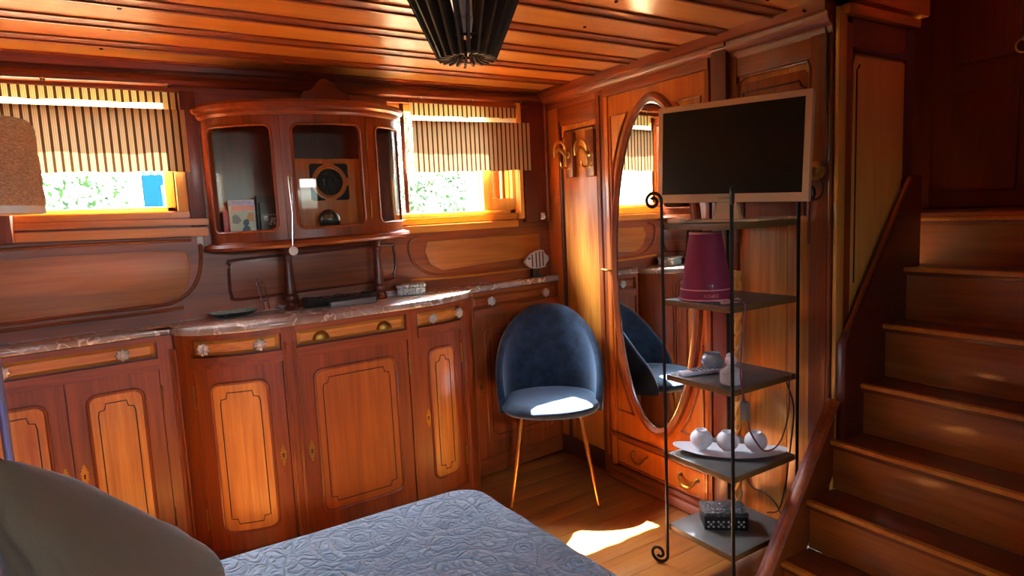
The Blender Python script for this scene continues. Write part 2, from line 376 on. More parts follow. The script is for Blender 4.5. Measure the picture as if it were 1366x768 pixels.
def dup(root, loc, label, group=None, rotz=None):
    r = root.copy(); COL.objects.link(r); r.location = loc; r['label'] = label
    if rotz is not None: r.rotation_euler = (0, 0, rotz)
    if group: r['group'] = group
    for ch in list(root.children):
        c = ch.copy(); COL.objects.link(c); c.parent = r
        for g in list(ch.children):
            d = g.copy(); COL.objects.link(d); d.parent = c
    return r
def text_bm(s, size, origin, ux, uy, depth=.0006):
    """text as a mesh: origin = middle of the baseline, ux/uy = writing directions"""
    cu = bpy.data.curves.new('lettering', 'FONT'); cu.body = s; cu.size = size; cu.align_x = 'CENTER'; cu.extrude = depth / 2
    to = bpy.data.objects.new('lettering', cu); COL.objects.link(to)
    bpy.context.view_layer.update()
    me = bpy.data.meshes.new_from_object(to.evaluated_get(bpy.context.evaluated_depsgraph_get()))
    ux, uy = Vector(ux).normalized(), Vector(uy).normalized(); n = ux.cross(uy)
    mt = Matrix((ux, uy, n)).transposed().to_4x4(); mt.translation = Vector(origin)
    me.transform(mt); bm = bm_(); bm.from_mesh(me)
    bpy.data.objects.remove(to); bpy.data.curves.remove(cu); bpy.data.meshes.remove(me)
    return bm


# ================================================================== SETTING
bm = bm_()
for i in range(34):
    y0 = -1.45 + i * .13
    if y0 > 3.0: break
    box(bm, (-1.65, y0 + .0008, -.05), (2.13, min(y0 + .1292, 3.05), 0), .0015)
box(bm, (2.13, -.6, -.05), (3.36, 3.05, -.002)); struct('floor', bm, 'floor')
# ceiling: golden planks with rounded mahogany battens over the joints
bm = bm_()
bat_y = [2.88, 2.638, 2.396, 2.154, 1.912, 1.67, 1.428, 1.186, .944, .702, .46, .218, -.024, -.266, -.508, -.75, -.992, -1.234]
box(bm, (-1.65, -1.45, CZ), (2.13, 3.05, CZ + .04))
ceiling = struct('ceiling', bm, 'plank')
for i, y in enumerate(bat_y):
    bm = bm_(); box(bm, (-1.64, y - .036, CZ - .007), (2.05, y + .036, CZ + .002), .003); box(bm, (-1.64, y + .016, CZ - .013), (2.05, y + .03, CZ - .006), .003)
    b_ = obj('ceiling_batten', bm, 'batten', ceiling); b_['kind'] = 'structure'
bm = bm_()
for px, py in ((159, 11), (145, 39), (135, 65), (538, 50), (554, 74), (598, 100), (780, 36), (822, 2), (620, 90), (700, 62), (717, 91), (1024, 0), (1024, 12)):
    p = onz(px, py, CZ - .001); lathe(bm, [(.0001, -.003), (.006, -.003), (.006, .002)], p, 8)
o = obj('ceiling_plug', bm, 'keyhole', ceiling); o['kind'] = 'structure'

# ---- back wall: hull side with two windows
x1a, x1b = -.62, .243          # window 1 opening
x2a, x2b = 1.165, 1.885        # window 2 opening
zs1, zt1 = 1.425, 1.895
zs2, zt2 = 1.355, 1.905
bm = bm_(); Y0, Y1 = B, B + .11
box(bm, (-1.65, Y0, 0), (2.13, Y1, zs2)); box(bm, (-1.65, Y0, zs2), (x2a, Y1, zs1)); box(bm, (x2b, Y0, zs2), (2.13, Y1, zs1))
box(bm, (-1.65, Y0, zs1), (x1a, Y1, CZ)); box(bm, (x1b, Y0, zs1), (x2a, Y1, CZ)); box(bm, (x2b, Y0, zs1), (2.13, Y1, CZ))
box(bm, (x1a, Y0, zt1), (x1b, Y1, CZ)); box(bm, (x2a, Y0, zt2), (x2b, Y1, CZ))
wall_back = struct('wall_back', bm, 'mahX', smooth=False)
def wallpanel(name, poly, y, d, mat, bev=.004):
    bm = bm_(); pts = [ony(px, py, y) for px, py in poly]
    prism(bm, pts, (0, -d, 0), bev=bev)
    o = obj(name, bm, mat, wall_back); o['kind'] = 'structure'; return o
def wallbead(name, pts, y, r, mat='mahX', n=6, closed=False):
    bm = bm_(); P = [ony(px, py, y) for px, py in pts]
    tube(bm, catmull(P, n, closed), r, 8, closed); o = obj(name, bm, mat, wall_back); o['kind'] = 'structure'
wallpanel('wall_panel', [(-60, 352), (60, 343), (240, 333), (250, 338), (254, 360), (251, 380), (240, 395), (215, 404), (100, 420), (-60, 440)], B, .006, 'wallgold')
wallbead('wall_bead', [(-60, 440), (0, 433), (100, 420), (200, 409), (232, 403), (254, 388), (265, 368), (268, 345), (267, 325)], B - .004, .007)
wallbead('wall_bead', [(-60, 450), (0, 442), (100, 429), (200, 417), (245, 410)], B - .004, .006, 'mahX')
wallbead('wall_bead', [(-60, 337), (100, 327), (255, 320)], B - .004, .006, 'mahX')
wallpanel('wall_panel', [(570, 322), (640, 317), (718, 311), (721, 325), (716, 342), (640, 352), (590, 360), (573, 352), (566, 335)], B, .006, 'wallgold')
wallbead('wall_bead', [(560, 316), (547, 322), (547, 340), (556, 355), (575, 365), (600, 366), (660, 359), (722, 349)], B - .004, .007)
wallbead('wall_bead', [(548, 373), (600, 370), (660, 364), (728, 355)], B - .004, .006, 'goldX')
wallbead('wall_bead', [(719, 308), (720, 325), (721, 345)], B - .004, .006)
wallpanel('wall_panel', [(306, 354), (312, 348), (420, 337), (515, 327), (523, 331), (526, 360), (518, 371), (420, 384), (322, 397), (309, 392)], B, .004, 'mahX')
wallbead('wall_bead', [(306, 354), (312, 347), (420, 336), (516, 326), (525, 331), (528, 350), (526, 364), (516, 373), (420, 386), (322, 399), (309, 394), (306, 375)], B - .004, .006, 'darkX', 4, True)
# sloping reveal boards beside window 1, dark stiles
def stile(name, x0, x1, z0, z1, d, mat, y=B):
    bm = bm_(); box(bm, (x0, y - d, z0), (x1, y + .001, z1), .004); o = obj(name, bm, mat, wall_back); o['kind'] = 'structure'
stile('wall_stile', .285, .345, 1.36, 1.90, .012, 'darkZ')
stile('wall_stile', 1.225, 1.245, 1.38, 1.90, .004, 'darkZ')
# dark shutter box right of window 2 and its bead
bm = bm_(); box(bm, (1.905, B - .03, 1.305), (2.045, B, 1.94), .004); o = obj('shutter_box', bm, 'darkZ', wall_back); o['kind'] = 'structure'
bm = bm_(); tube(bm, [(2.056, B - .024, 1.30), (2.056, B - .024, 1.93)], .010, 10); o = obj('shutter_bead', bm, 'mahZ', wall_back); o['kind'] = 'structure'
# divider post at the left of window 1
bm = bm_(); p = ony(16, 300, B - .06); box(bm, (p.x - .12, B - .085, 1.33), (p.x, B, 1.435), .006); o = obj('divider_block', bm, 'mahZ', wall_back); o['kind'] = 'structure'

# ---- windows
def window(n, xa, xb, zs, zt, sash):
    bm = bm_(); t = .035; yy0, yy1 = B + .045, B + .085
    box(bm, (xa, yy0, zs), (xb, yy1, zs + t * .6), .004); box(bm, (xa, yy0, zt - t), (xb, yy1, zt), .004)
    box(bm, (xa, yy0, zs), (xa + t * .7, yy1, zt), .004); box(bm, (xb - t, yy0, zs), (xb, yy1, zt), .004)
    wroot = struct('window_%d' % n, bm, 'honey')
    if sash:
        bm = bm_(); a, b2 = 1.672, xb - .012
        zz0 = zs + .02
        box(bm, (a, B + .012, zz0), (a + .052, B + .04, zt - .02), .004); box(bm, (b2 - .02, B + .012, zz0), (b2, B + .04, zt - .02), .004)
        box(bm, (a + .05, B + .012, zz0), (b2 - .018, B + .04, zz0 + .062), .004); box(bm, (a + .05, B + .012, zt - .08), (b2 - .018, B + .04, zt - .02), .004)
        box(bm, (1.788, B + .016, zz0 + .06), (1.798, B + .036, zt - .07), .002)
        o = obj('sash_frame', bm, 'honey', wroot); o['kind'] = 'structure'
        bm = bm_(); box(bm, (a + .05, B + .024, zz0 + .06), (b2 - .018, B + .028, zt - .075)); o = obj('sash_pane', bm, 'glass', wroot, smooth=False); o['kind'] = 'structure'
    if sash:
        for a_, b_, mm in ((1.700, 1.794, 'grey_plastic'), (1.794, 1.90, 'mahZ')):
            bm = bm_(); box(bm, (a_, B + .112, zs - .05), (b_, B + .13, zt + .05), .003); o = obj('outer_shutter', bm, mm, wroot); o['kind'] = 'structure'
    bm = bm_(); box(bm, (xa + .02, B + .063, zs + .015), (xb - .03, B + .067, zt - .03)); o = obj('window_pane', bm, 'glass', wroot, smooth=False); o['kind'] = 'structure'
    return wroot
w1 = window(1, x1a, x1b, zs1, zt1, False)
w2 = window(2, x2a, x2b, zs2, zt2, True)
bm = bm_(); box(bm, (x1b, B - .012, 1.40), (.283, B + .05, 1.90), .004); o = obj('window_casing', bm, 'honey', w1); o['kind'] = 'structure'
bm = bm_(); box(bm, (1.872, B - .035, 1.325), (1.895, B + .02, 1.93), .003); o = obj('window_casing', bm, 'honey', w2); o['kind'] = 'structure'
def ledge(root, pts, d, h, mat):
    bm = bm_(); P = [ony(px, py, B - d) for px, py in pts]
    n = len(P); prof = [(0, 0), (0, h), (d, h), (d, 0)]
    V = [[bm.verts.new((p.x, B - d + a, p.z - h + b)) for a, b in prof] for p in P]
    for i in range(n - 1):
        for k in range(4): bm.faces.new((V[i][k], V[i + 1][k], V[i + 1][(k + 1) % 4], V[i][(k + 1) % 4]))
    bm.faces.new(V[0]); bm.faces.new(V[-1][::-1])
    bmesh.ops.bevel(bm, geom=list(bm.edges), offset=.004, segments=2, affect='EDGES')
    o = obj('window_sill', bm, mat, root); o['kind'] = 'structure'
ledge(w1, [(-90, 287), (18, 287), (253, 281)], .016, .028, 'honeyX')
ledge(w1, [(-90, 303), (18, 298), (278, 291)], .034, .026, 'honeyX')
ledge(w1, [(-90, 317), (18, 311), (278, 303)], .055, .034, 'honeyX')
ledge(w2, [(530, 293), (540, 292), (690, 284)], .016, .03, 'honeyX')
ledge(w2, [(530, 303), (540, 302), (692, 293)], .046, .035, 'honeyX')

# ---- moulding where the hull side meets the ceiling
def sweep(name, prof, path, mat, parent=None):
    """prof: (outward, up) offsets; path: list of (point, outward vector)"""
    bm = bm_(); V = []
    for p, nrm in path: V.append([bm.verts.new(Vector(p) + Vector(nrm) * a + Vector((0, 0, b))) for a, b in prof])
    m = len(prof)
    for i in range(len(V) - 1):
        for k in range(m): bm.faces.new((V[i][k], V[i + 1][k], V[i + 1][(k + 1) % m], V[i][(k + 1) % m]))
    bm.faces.new(V[0]); bm.faces.new(V[-1][::-1])
    return struct(name, bm, mat, angle=30) if parent is None else obj(name, bm, mat, parent, angle=30)
sweep('trim_1', [(0, -.02), (.006, -.02), (.02, -.014), (.026, 0), (.02, .014), (.006, .02), (.006, .034), (.03, .036), (.034, .07), (0, .07)], [((-1.64, B, shz(-1.64, 1.942)), (0, -1, 0)), ((2.06, B, shz(2.06, 1.942)), (0, -1, 0))], 'mahX')

# ---- right wall
bm = bm_(); box(bm, (W, 1.245, 0), (W + .1, 3.05, CZ)); wall_right = struct('wall_right', bm, 'goldZ', smooth=False)
def rslab(name, y0, y1, z0, z1, d0, d1, mat, bev=.004, parent=None):
    bm = bm_(); box(bm, (W - d1, y0, z0), (W - d0, y1, z1), bev); o = obj(name, bm, mat, parent or wall_right)
    if parent is None: o['kind'] = 'structure'
    return o
def rprism(name, poly, d0, d1, mat, parent=None, bev=.003):
    bm = bm_(); prism(bm, [(W - d0, y, z) for y, z in poly], (-(d1 - d0), 0, 0), bev=bev); o = obj(name, bm, mat, parent or wall_right)
    if parent is None: o['kind'] = 'structure'
    return o
def rline(name, pts, d, r, mat, parent=None, n=5, closed=False, smooth=True):
    bm = bm_(); P = [(W - d, y, z) for y, z in pts]; tube(bm, catmull(P, n, closed) if smooth else P, r, 8, closed)
    o = obj(name, bm, mat, parent or wall_right)
    if parent is None: o['kind'] = 'structure'
    return o
rslab('corner_stile', 2.785, 2.90, 0, 1.95, -.01, .012, 'orangeZ')
rline('corner_bead', [(2.772, 0), (2.772, 1.825)], .006, .008, 'darkZ', smooth=False)
# hook panel between the corner and the wardrobe
rslab('panel_frame', 2.46, 2.785, 1.80, 1.95, -.01, .010, 'mahY')
rprism('wall_panel', [(2.755, .10), (2.755, 1.745), (2.735, 1.775), (2.49, 1.775), (2.475, 1.745), (2.475, .10)], -.01, .006, 'goldZ')
rline('panel_line', [(2.755, .10), (2.755, 1.735), (2.737, 1.742), (2.732, 1.768), (2.497, 1.768), (2.492, 1.742), (2.475, 1.735), (2.475, .10)], .007, .0035, 'groove', smooth=False)
rslab('pilaster', 2.40, 2.462, 0, 1.95, -.01, .022, 'mahZ')
rline('pilaster_flute', [(2.43, .1), (2.43, 1.9)], .024, .006, 'mahZ', smooth=False)
rslab('baseboard', 2.40, 2.90, 0, .10, -.01, .02, 'darkY')
# stiles right of the wardrobe, projecting post with a small capital
rslab('post', 1.665, 1.735, 0, 1.95, -.01, .040, 'darkZ')
rslab('post', 1.735, 1.758, 0, 1.95, -.01, .018, 'mahZ')
rslab('post', 1.635, 1.667, 0, 1.95, -.01, .016, 'mahZ')
rslab('post_capital', 1.66, 1.74, 1.945, 1.985, -.01, .055, 'mahY', .008)
# boarded panel behind the shelf tower
for a, b2 in ((1.425, 1.632), (1.335, 1.423)):
    rslab('wall_board', a, b2, .06, 1.93, -.01, .004, 'goldZ', .003)
rslab('wall_stile', 1.268, 1.333, 0, 1.93, -.01, .014, 'mahZ')
rslab('panel_head', 1.30, 1.64, 1.83, 1.94, -.01, .012, 'mahY')
rprism('panel_field', [(1.62, 1.30), (1.62, 1.775), (1.605, 1.80), (1.36, 1.80), (1.34, 1.78), (1.335, 1.30)], -.01, .012, 'mahZ')
rline('panel_line', [(1.605, 1.30), (1.605, 1.765), (1.375, 1.765), (1.365, 1.745), (1.352, 1.74), (1.352, 1.30)], .013, .0035, 'groove', smooth=False)
rline('panel_bead', [(1.63, 1.2), (1.63, 1.80), (1.60, 1.825), (1.345, 1.825), (1.335, 1.80), (1.335, 1.2)], .012, .006, 'mahZ', smooth=False)
rline('wall_bead', [(1.262, .3), (1.262, 1.93)], .006, .008, 'mahZ', smooth=False)
rslab('wall_skirting', 1.27, 1.755, 0, .085, -.01, .028, 'white', .006)
# cornice along the right wall
cp = [(0, -.055), (.012, -.055), (.018, -.04), (.018, -.03), (.034, -.022), (.044, -.008), (.046, .008), (.06, .012), (.062, .05), (0, .05)]
sweep('trim_2', cp, [((W, 2.895, 1.952), (-1, 0, 0)), ((W, 1.255, 1.952), (-1, 0, 0))], 'mahY')

# ---- wall beside the stairs (end of the panelling), header beam, stairwell
SY = 1.245
bm = bm_(); box(bm, (W, SY, 0), (2.56, SY + .06, 2.03)); wall_side = struct('wall_side', bm, 'honey', smooth=False)
def sslab(name, x0, x1, z0, z1, d, mat, bev=.004):
    bm = bm_(); box(bm, (x0, SY - d, z0), (x1, SY + .002, z1), bev); o = obj(name, bm, mat, wall_side); o['kind'] = 'structure'; return o
sslab('corner_post', W - .012, 2.118, 0, 1.975, .012, 'honey')
sslab('wall_stile', 2.118, 2.158, .2, 1.93, .010, 'mahZ')
sslab('wall_stile', 2.50, 2.56, 1.2, 1.99, .010, 'darkZ')
sslab('panel_head', 2.158, 2.50, 1.855, 1.955, .008, 'mahX')
sslab('panel_cap', 2.10, 2.56, 1.952, 1.985, .03, 'honeyX', .008)
sslab('panel_bead', 2.16, 2.50, 1.838, 1.856, .016, 'darkX', .005)
bm = bm_(); prism(bm, [(2.165, SY, .90), (2.165, SY, 1.80), (2.185, SY, 1.828), (2.495, SY, 1.828), (2.495, SY, 1.42), (2.17, SY, .99)], (0, -.008, 0), bev=.003)
o = obj('panel_field', bm, 'honey', wall_side); o['kind'] = 'structure'
bm = bm_(); tube(bm, [(2.182, SY - .009, 1.06), (2.182, SY - .009, 1.78), (2.20, SY - .009, 1.80)], .003, 6); o = obj('panel_line', bm, 'groove', wall_side); o['kind'] = 'structure'
bm = bm_(); box(bm, (1.93, SY - .03, 2.0), (2.62, SY + .05, 2.6), .006); struct('trim_3', bm, 'honeyX')
# stairwell shell
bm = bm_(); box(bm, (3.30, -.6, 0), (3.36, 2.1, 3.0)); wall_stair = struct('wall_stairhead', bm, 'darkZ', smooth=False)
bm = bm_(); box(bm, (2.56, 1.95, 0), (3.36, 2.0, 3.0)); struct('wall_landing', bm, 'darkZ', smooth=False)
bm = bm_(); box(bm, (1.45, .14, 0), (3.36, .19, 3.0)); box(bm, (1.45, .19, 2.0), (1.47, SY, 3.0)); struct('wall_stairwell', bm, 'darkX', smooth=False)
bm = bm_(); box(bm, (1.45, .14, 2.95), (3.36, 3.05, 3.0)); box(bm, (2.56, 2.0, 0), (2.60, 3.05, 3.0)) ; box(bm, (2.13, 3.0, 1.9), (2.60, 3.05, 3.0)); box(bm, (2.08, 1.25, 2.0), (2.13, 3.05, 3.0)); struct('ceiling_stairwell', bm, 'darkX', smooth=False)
bm = bm_(); box(bm, (2.62, .19, 1.255), (3.30, 1.95, 1.285), .004); struct('floor_landing', bm, 'stair')
# door at the stairhead
XD = 3.30
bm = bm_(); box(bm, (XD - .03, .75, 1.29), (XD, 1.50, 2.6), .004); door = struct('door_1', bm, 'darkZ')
def dpanel(y0, y1, z0, z1):
    bm = bm_(); box(bm, (XD - .042, y0, z0), (XD - .028, y1, z1), .006); o = obj('door_panel', bm, 'darkZ', door); o['kind'] = 'structure'
dpanel(1.16, 1.41, 1.36, 1.80); dpanel(.80, 1.12, 1.36, 1.80); dpanel(1.16, 1.41, 1.92, 2.5); dpanel(.80, 1.12, 1.92, 2.5)
p = onx(1366, 60, XD - .05)
bm = bm_(); tube(bm, [(XD - .05, p.y + .028 * math.cos(a), p.z + .028 * math.sin(a)) for a in [2 * PI * k / 20 for k in range(20)]], .004, 8, True)
lathe(bm, [(.010, 0), (.010, .014), (.0, .016)], (XD - .035, p.y, p.z + .028), 12, 'X')
o = obj('door_ring', bm, 'brass', door); o['kind'] = 'structure'

# ---- walls behind the camera (with their own windows)
bm = bm_(); box(bm, (-1.65, -1.5, 0), (-1.6, 3.05, CZ)); struct('wall_left', bm, 'mahY', smooth=False)
bm = bm_(); za, zb = 1.46, 1.84   # windows on the other side of the boat
box(bm, (-1.65, -1.5, 0), (2.13, -1.45, za)); box(bm, (-1.65, -1.5, zb), (2.13, -1.45, CZ))
for a, b2 in ((-1.65, -1.2), (-.2, .45), (1.45, 2.13)): box(bm, (a, -1.5, za), (b2, -1.45, zb))
struct('wall_front', bm, 'mahX', smooth=False)
for i, (a, b2) in enumerate(((-1.2, -.2), (.45, 1.45))):
    bm = bm_(); t = .04
    box(bm, (a, -1.49, za), (b2, -1.46, za + t), .004); box(bm, (a, -1.49, zb - t), (b2, -1.46, zb), .004); box(bm, (a, -1.49, za), (a + t, -1.46, zb), .004); box(bm, (b2 - t, -1.49, za), (b2, -1.46, zb), .004)
    struct('window_%d' % (3 + i), bm, 'honey')
bm = bm_(); box(bm, (2.08, -1.5, 0), (2.13, .14, CZ)); struct('wall_right_rear', bm, 'goldZ', smooth=False)

# ---- staircase
st = T('staircase', 'steep varnished wooden staircase climbing past the panelled wall end', 'stairs', (1.74, .7, 0))
nos = [(1.744, .172), (1.879, .345), (2.014, .524), (2.149, .705), (2.284, .899), (2.419, 1.092), (2.554, 1.270)]
nos = [(x * 1.012, z) for x, z in nos]
prevz = 0
for i, (x, z) in enumerate(nos):
    xe = nos[i + 1][0] if i + 1 < len(nos) else 2.66
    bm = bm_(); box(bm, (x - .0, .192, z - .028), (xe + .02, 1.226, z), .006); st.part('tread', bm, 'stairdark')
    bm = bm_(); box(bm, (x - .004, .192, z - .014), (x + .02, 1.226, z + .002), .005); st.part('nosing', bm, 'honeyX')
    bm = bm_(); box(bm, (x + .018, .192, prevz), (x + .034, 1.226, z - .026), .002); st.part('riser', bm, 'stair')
    prevz = z
bm = bm_(); prism(bm, [(1.60, 1.228, 0), (1.66, 1.228, .115), (2.068, 1.228, .664), (2.068, 1.228, .40), (1.80, 1.228, 0)], (0, .03, 0), bev=.003); st.part('stringer', bm, 'mahX')
bm = bm_(); prism(bm, [(2.076, 1.198, .0), (2.076, 1.198, .86), (2.17, 1.198, .985), (2.498, 1.198, 1.412), (2.56, 1.198, 1.43), (2.56, 1.198, .4), (2.3, 1.198, 0)], (0, .031, 0), bev=.004); st.part('stringer', bm, 'darkX')
bm = bm_(); tube(bm, [(1.655, 1.225, .112), (2.062, 1.225, .660)], .012, 8, flat=((0, 1, 0), 1.6)); st.part('stringer_cap', bm, 'mahX')
bm = bm_(); tube(bm, [(2.10, 1.213, .90), (2.498, 1.213, 1.418)], .009, 8); st.part('stringer_cap', bm, 'mahX')

# ================================================================== SIDEBOARD
def proj(p):
    v = Vector(p) - CAM; z = v.dot(f2); return 683 + FPX * v.dot(r3) / z, 384 - FPX * v.dot(u3) / z
class Front:
    """a facade in plan: polyline of (x, y) from left to right, s runs along it in metres"""
    def __init__(s, pts, kz=None):
        s.p = [Vector((a, b)) for a, b in pts]; s.c = [0.0]; s.kz = kz or (lambda x, z: shz(x, z))
        for a, b in zip(s.p, s.p[1:]): s.c.append(s.c[-1] + (b - a).length)
        s.L = s.c[-1]
    def at(s, t):
        t = min(max(t, 0), s.L); i = 0
        while i < len(s.c) - 2 and s.c[i + 1] < t: i += 1
        f = (t - s.c[i]) / max(1e-9, s.c[i + 1] - s.c[i]); q = s.p[i].lerp(s.p[i + 1], f)
        def dr(i): i = min(max(i, 0), len(s.p) - 2); return (s.p[i + 1] - s.p[i]).normalized()
        d = dr(i)
        if f < .5 and i > 0: d = dr(i - 1).lerp(dr(i), .5 + f)
        elif f >= .5 and i < len(s.p) - 2: d = dr(i).lerp(dr(i + 1), f - .5)
        d.normalize(); return q, Vector((d.y, -d.x))
    def P(s, t, z, d=0):
        q, n = s.at(t); v = q + n * d; return Vector((v.x, v.y, s.kz(v.x, z)))
    def s_at(s, px, z, lo=None, hi=None):
        best = None
        for i in range(601):
            t = s.L * i / 600
            if (lo is not None and t < lo) or (hi is not None and t > hi): continue
            e = abs(proj(s.P(t, z))[0] - px)
            if best is None or e < best[0]: best = (e, t)
        return best[1]
def facade(bm, fr, s0, s1, z0, z1, d0, d1, n=1, mat=0, bev=0):
    cols = []
    for i in range(n + 1):
        t = s0 + (s1 - s0) * i / n
        cols.append([bm.verts.new(fr.P(t, z, d)) for z, d in ((z0, d0), (z0, d1), (z1, d1), (z1, d0))])
    fs = []
    for i in range(n):
        for k in range(4): fs.append(bm.faces.new((cols[i][k], cols[i + 1][k], cols[i + 1][(k + 1) % 4], cols[i][(k + 1) % 4])))
    fs.append(bm.faces.new(cols[0])); fs.append(bm.faces.new(cols[-1][::-1]))
    for f in fs: f.material_index = mat
    if bev:
        ed = {e for f in fs for e in f.edges if len(e.link_faces) == 2 and e.calc_face_angle(0) > .8 and sum(1 for v in e.verts if v in [c[k] for c in cols for k in (1, 2)]) == 2}
        bmesh.ops.bevel(bm, geom=list(ed), offset=bev, segments=2, affect='EDGES')
def colset(s0, s1, r, n):
    ss = {s0, s1, s0 + r, s1 - r}
    for k in range(1, 6): a = r * (1 - math.cos(k / 6 * PI / 2)); ss.add(s0 + a); ss.add(s1 - a)
    for k in range(1, n): ss.add(s0 + r + (s1 - s0 - 2 * r) * k / n)
    return sorted(ss)
def rr(t, s0, s1, r):
    d = min(t - s0, s1 - t)
    return r - math.sqrt(max(0, r * r - (r - d) ** 2)) if d < r else 0
def facade_rr(bm, fr, s0, s1, z0, z1, d0, d1, r, n=1, mat=0, rb=None):
    rb = r if rb is None else rb; cols = []
    for t in colset(s0, s1, r, max(n, 1)):
        h = rr(t, s0, s1, r); hb = h * rb / r if r else 0
        cols.append([bm.verts.new(fr.P(t, z, d)) for z, d in ((z0 + hb, d0), (z0 + hb, d1), (z1 - h, d1), (z1 - h, d0))])
    for a, b in zip(cols, cols[1:]):
        for k in range(4): f = bm.faces.new((a[k], b[k], b[(k + 1) % 4], a[(k + 1) % 4])); f.material_index = mat
    bm.faces.new(cols[0]).material_index = mat; bm.faces.new(cols[-1][::-1]).material_index = mat
def rr_path(s0, s1, z0, z1, r, n=6):
    out = []
    for cx, cz, a0 in ((s1 - r, z0 + r, -PI / 2), (s1 - r, z1 - r, 0), (s0 + r, z1 - r, PI / 2), (s0 + r, z0 + r, PI)):
        for k in range(n + 1): a = a0 + PI / 2 * k / n; out.append((cx + r * math.cos(a), cz + r * math.sin(a)))
    return out
def dense(path, step=.03, closed=False):
    out = []; m = len(path)
    for i in range(m if closed else m - 1):
        a, b = path[i], path[(i + 1) % m]; k = max(1, int(math.hypot(b[0] - a[0], b[1] - a[1]) / step))
        for j in range(k): out.append((a[0] + (b[0] - a[0]) * j / k, a[1] + (b[1] - a[1]) * j / k))
    if not closed: out.append(path[-1])
    return out
def fline(bm, fr, path, d, r, closed=False, mat=0, n=8):
    tube(bm, [fr.P(s, z, d) for s, z in dense(path, .03, closed)], r, n, closed, mat)
def frame_facade(bm, fr, s0, s1, z0, z1, a0, a1, b0, b1, r, d0, d1, n=4):
    """slab with a rounded-rectangle opening a0..a1 x b0..b1"""
    ts = [s0] + colset(a0, a1, r, n) + [s1]
    inside = [False] + [True] * (len(ts) - 2) + [False]
    def col(t, lo, hi): return [bm.verts.new(fr.P(t, z, d)) for z, d in ((lo, d0), (lo, d1), (hi, d1), (hi, d0))]
    def strip(cols):
        for a, b in zip(cols, cols[1:]):
            for k in range(4): bm.faces.new((a[k], b[k], b[(k + 1) % 4], a[(k + 1) % 4]))
        bm.faces.new(cols[0]); bm.faces.new(cols[-1][::-1])
    strip([col(s0, z0, z1), col(a0, z0, z1)]); strip([col(a1, z0, z1), col(s1, z0, z1)])
    strip([col(t, z0, b0 + rr(t, a0, a1, r)) for t in colset(a0, a1, r, n)])
    strip([col(t, b1 - rr(t, a0, a1, r), z1) for t in colset(a0, a1, r, n)])
def nseg(fr, s0, s1):
    return 1 if len(fr.p) == 2 else max(2, int((s1 - s0) / .025))
def add_knob(th, fr, s, z, parent, d=.014):
    p = fr.P(s, z, d); q, nrm = fr.at(s); nv = Vector((nrm.x, nrm.y, 0)); rot = Vector((0, 0, 1)).rotation_difference(nv).to_matrix().to_4x4()
    bm = bm_()
    lathe(bm, [(.009, 0), (.009, .002), (.004, .004), (.004, .012)], (0, 0, 0), 12, mat=1)
    lathe(bm, [(.005, .008), (.0155, .013), (.018, .019), (.0155, .025), (.008, .028), (.006, .0262), (.0, .026)], (0, 0, 0), 32, mat=0, rfun=lambda a, h: 1 + .13 * math.cos(8 * a))
    bm.transform(Matrix.Translation(p) @ rot @ Matrix.Scale(1.25, 4))
    th.part('knob', bm, ['crystal', 'brass'], parent, label='faceted glass knob', angle=20)
def add_escutcheon(th, fr, s, z, parent, d=.0145, h=.045):
    q, nrm = fr.at(s); ux = Vector((-nrm.y, nrm.x, 0)); p = fr.P(s, z, d); nv = Vector((nrm.x, nrm.y, 0))
    outl = [(0, 1), (.12, .86), (.10, .7), (.2, .6), (.17, .42), (.30, .28), (.22, .14), (.26, 0), (.20, -.2), (.27, -.32), (.14, -.46), (.16, -.62), (.07, -.74), (.09, -.88), (0, -1)]
    pts = [(a, b) for a, b in outl] + [(-a, b) for a, b in outl[-2:0:-1]]
    bm = bm_(); prism(bm, [p + ux * a * h + Vector((0, 0, b * h)) for a, b in pts], nv * .003)
    kc = p + nv * .0032
    prism(bm, [kc + ux * .004 * math.cos(k * PI / 4) + Vector((0, 0, .004 * math.sin(k * PI / 4) + .003)) for k in range(8)], nv * .0006, 1)
    prism(bm, [kc + ux * a + Vector((0, 0, b)) for a, b in ((-.0015, .003), (.0015, .003), (.003, -.010), (-.003, -.010))], nv * .0006, 1)
    th.part('escutcheon', bm, ['brass_old', 'keyhole'], parent, label='ornate aged brass keyhole plate', smooth=False)
def add_hinge(th, fr, s, z, parent, d=.016):
    bm = bm_(); p = fr.P(s, z, d)
    tube(bm, [p + Vector((0, 0, -.034)), p + Vector((0, 0, .034))], .0042, 8)
    for e in (-.04, .04): bmesh.ops.create_uvsphere(bm, u_segments=8, v_segments=6, radius=.0055, matrix=Matrix.Translation(p + Vector((0, 0, e))))
    th.part('hinge', bm, 'brass_old', parent, label='small brass hinge')
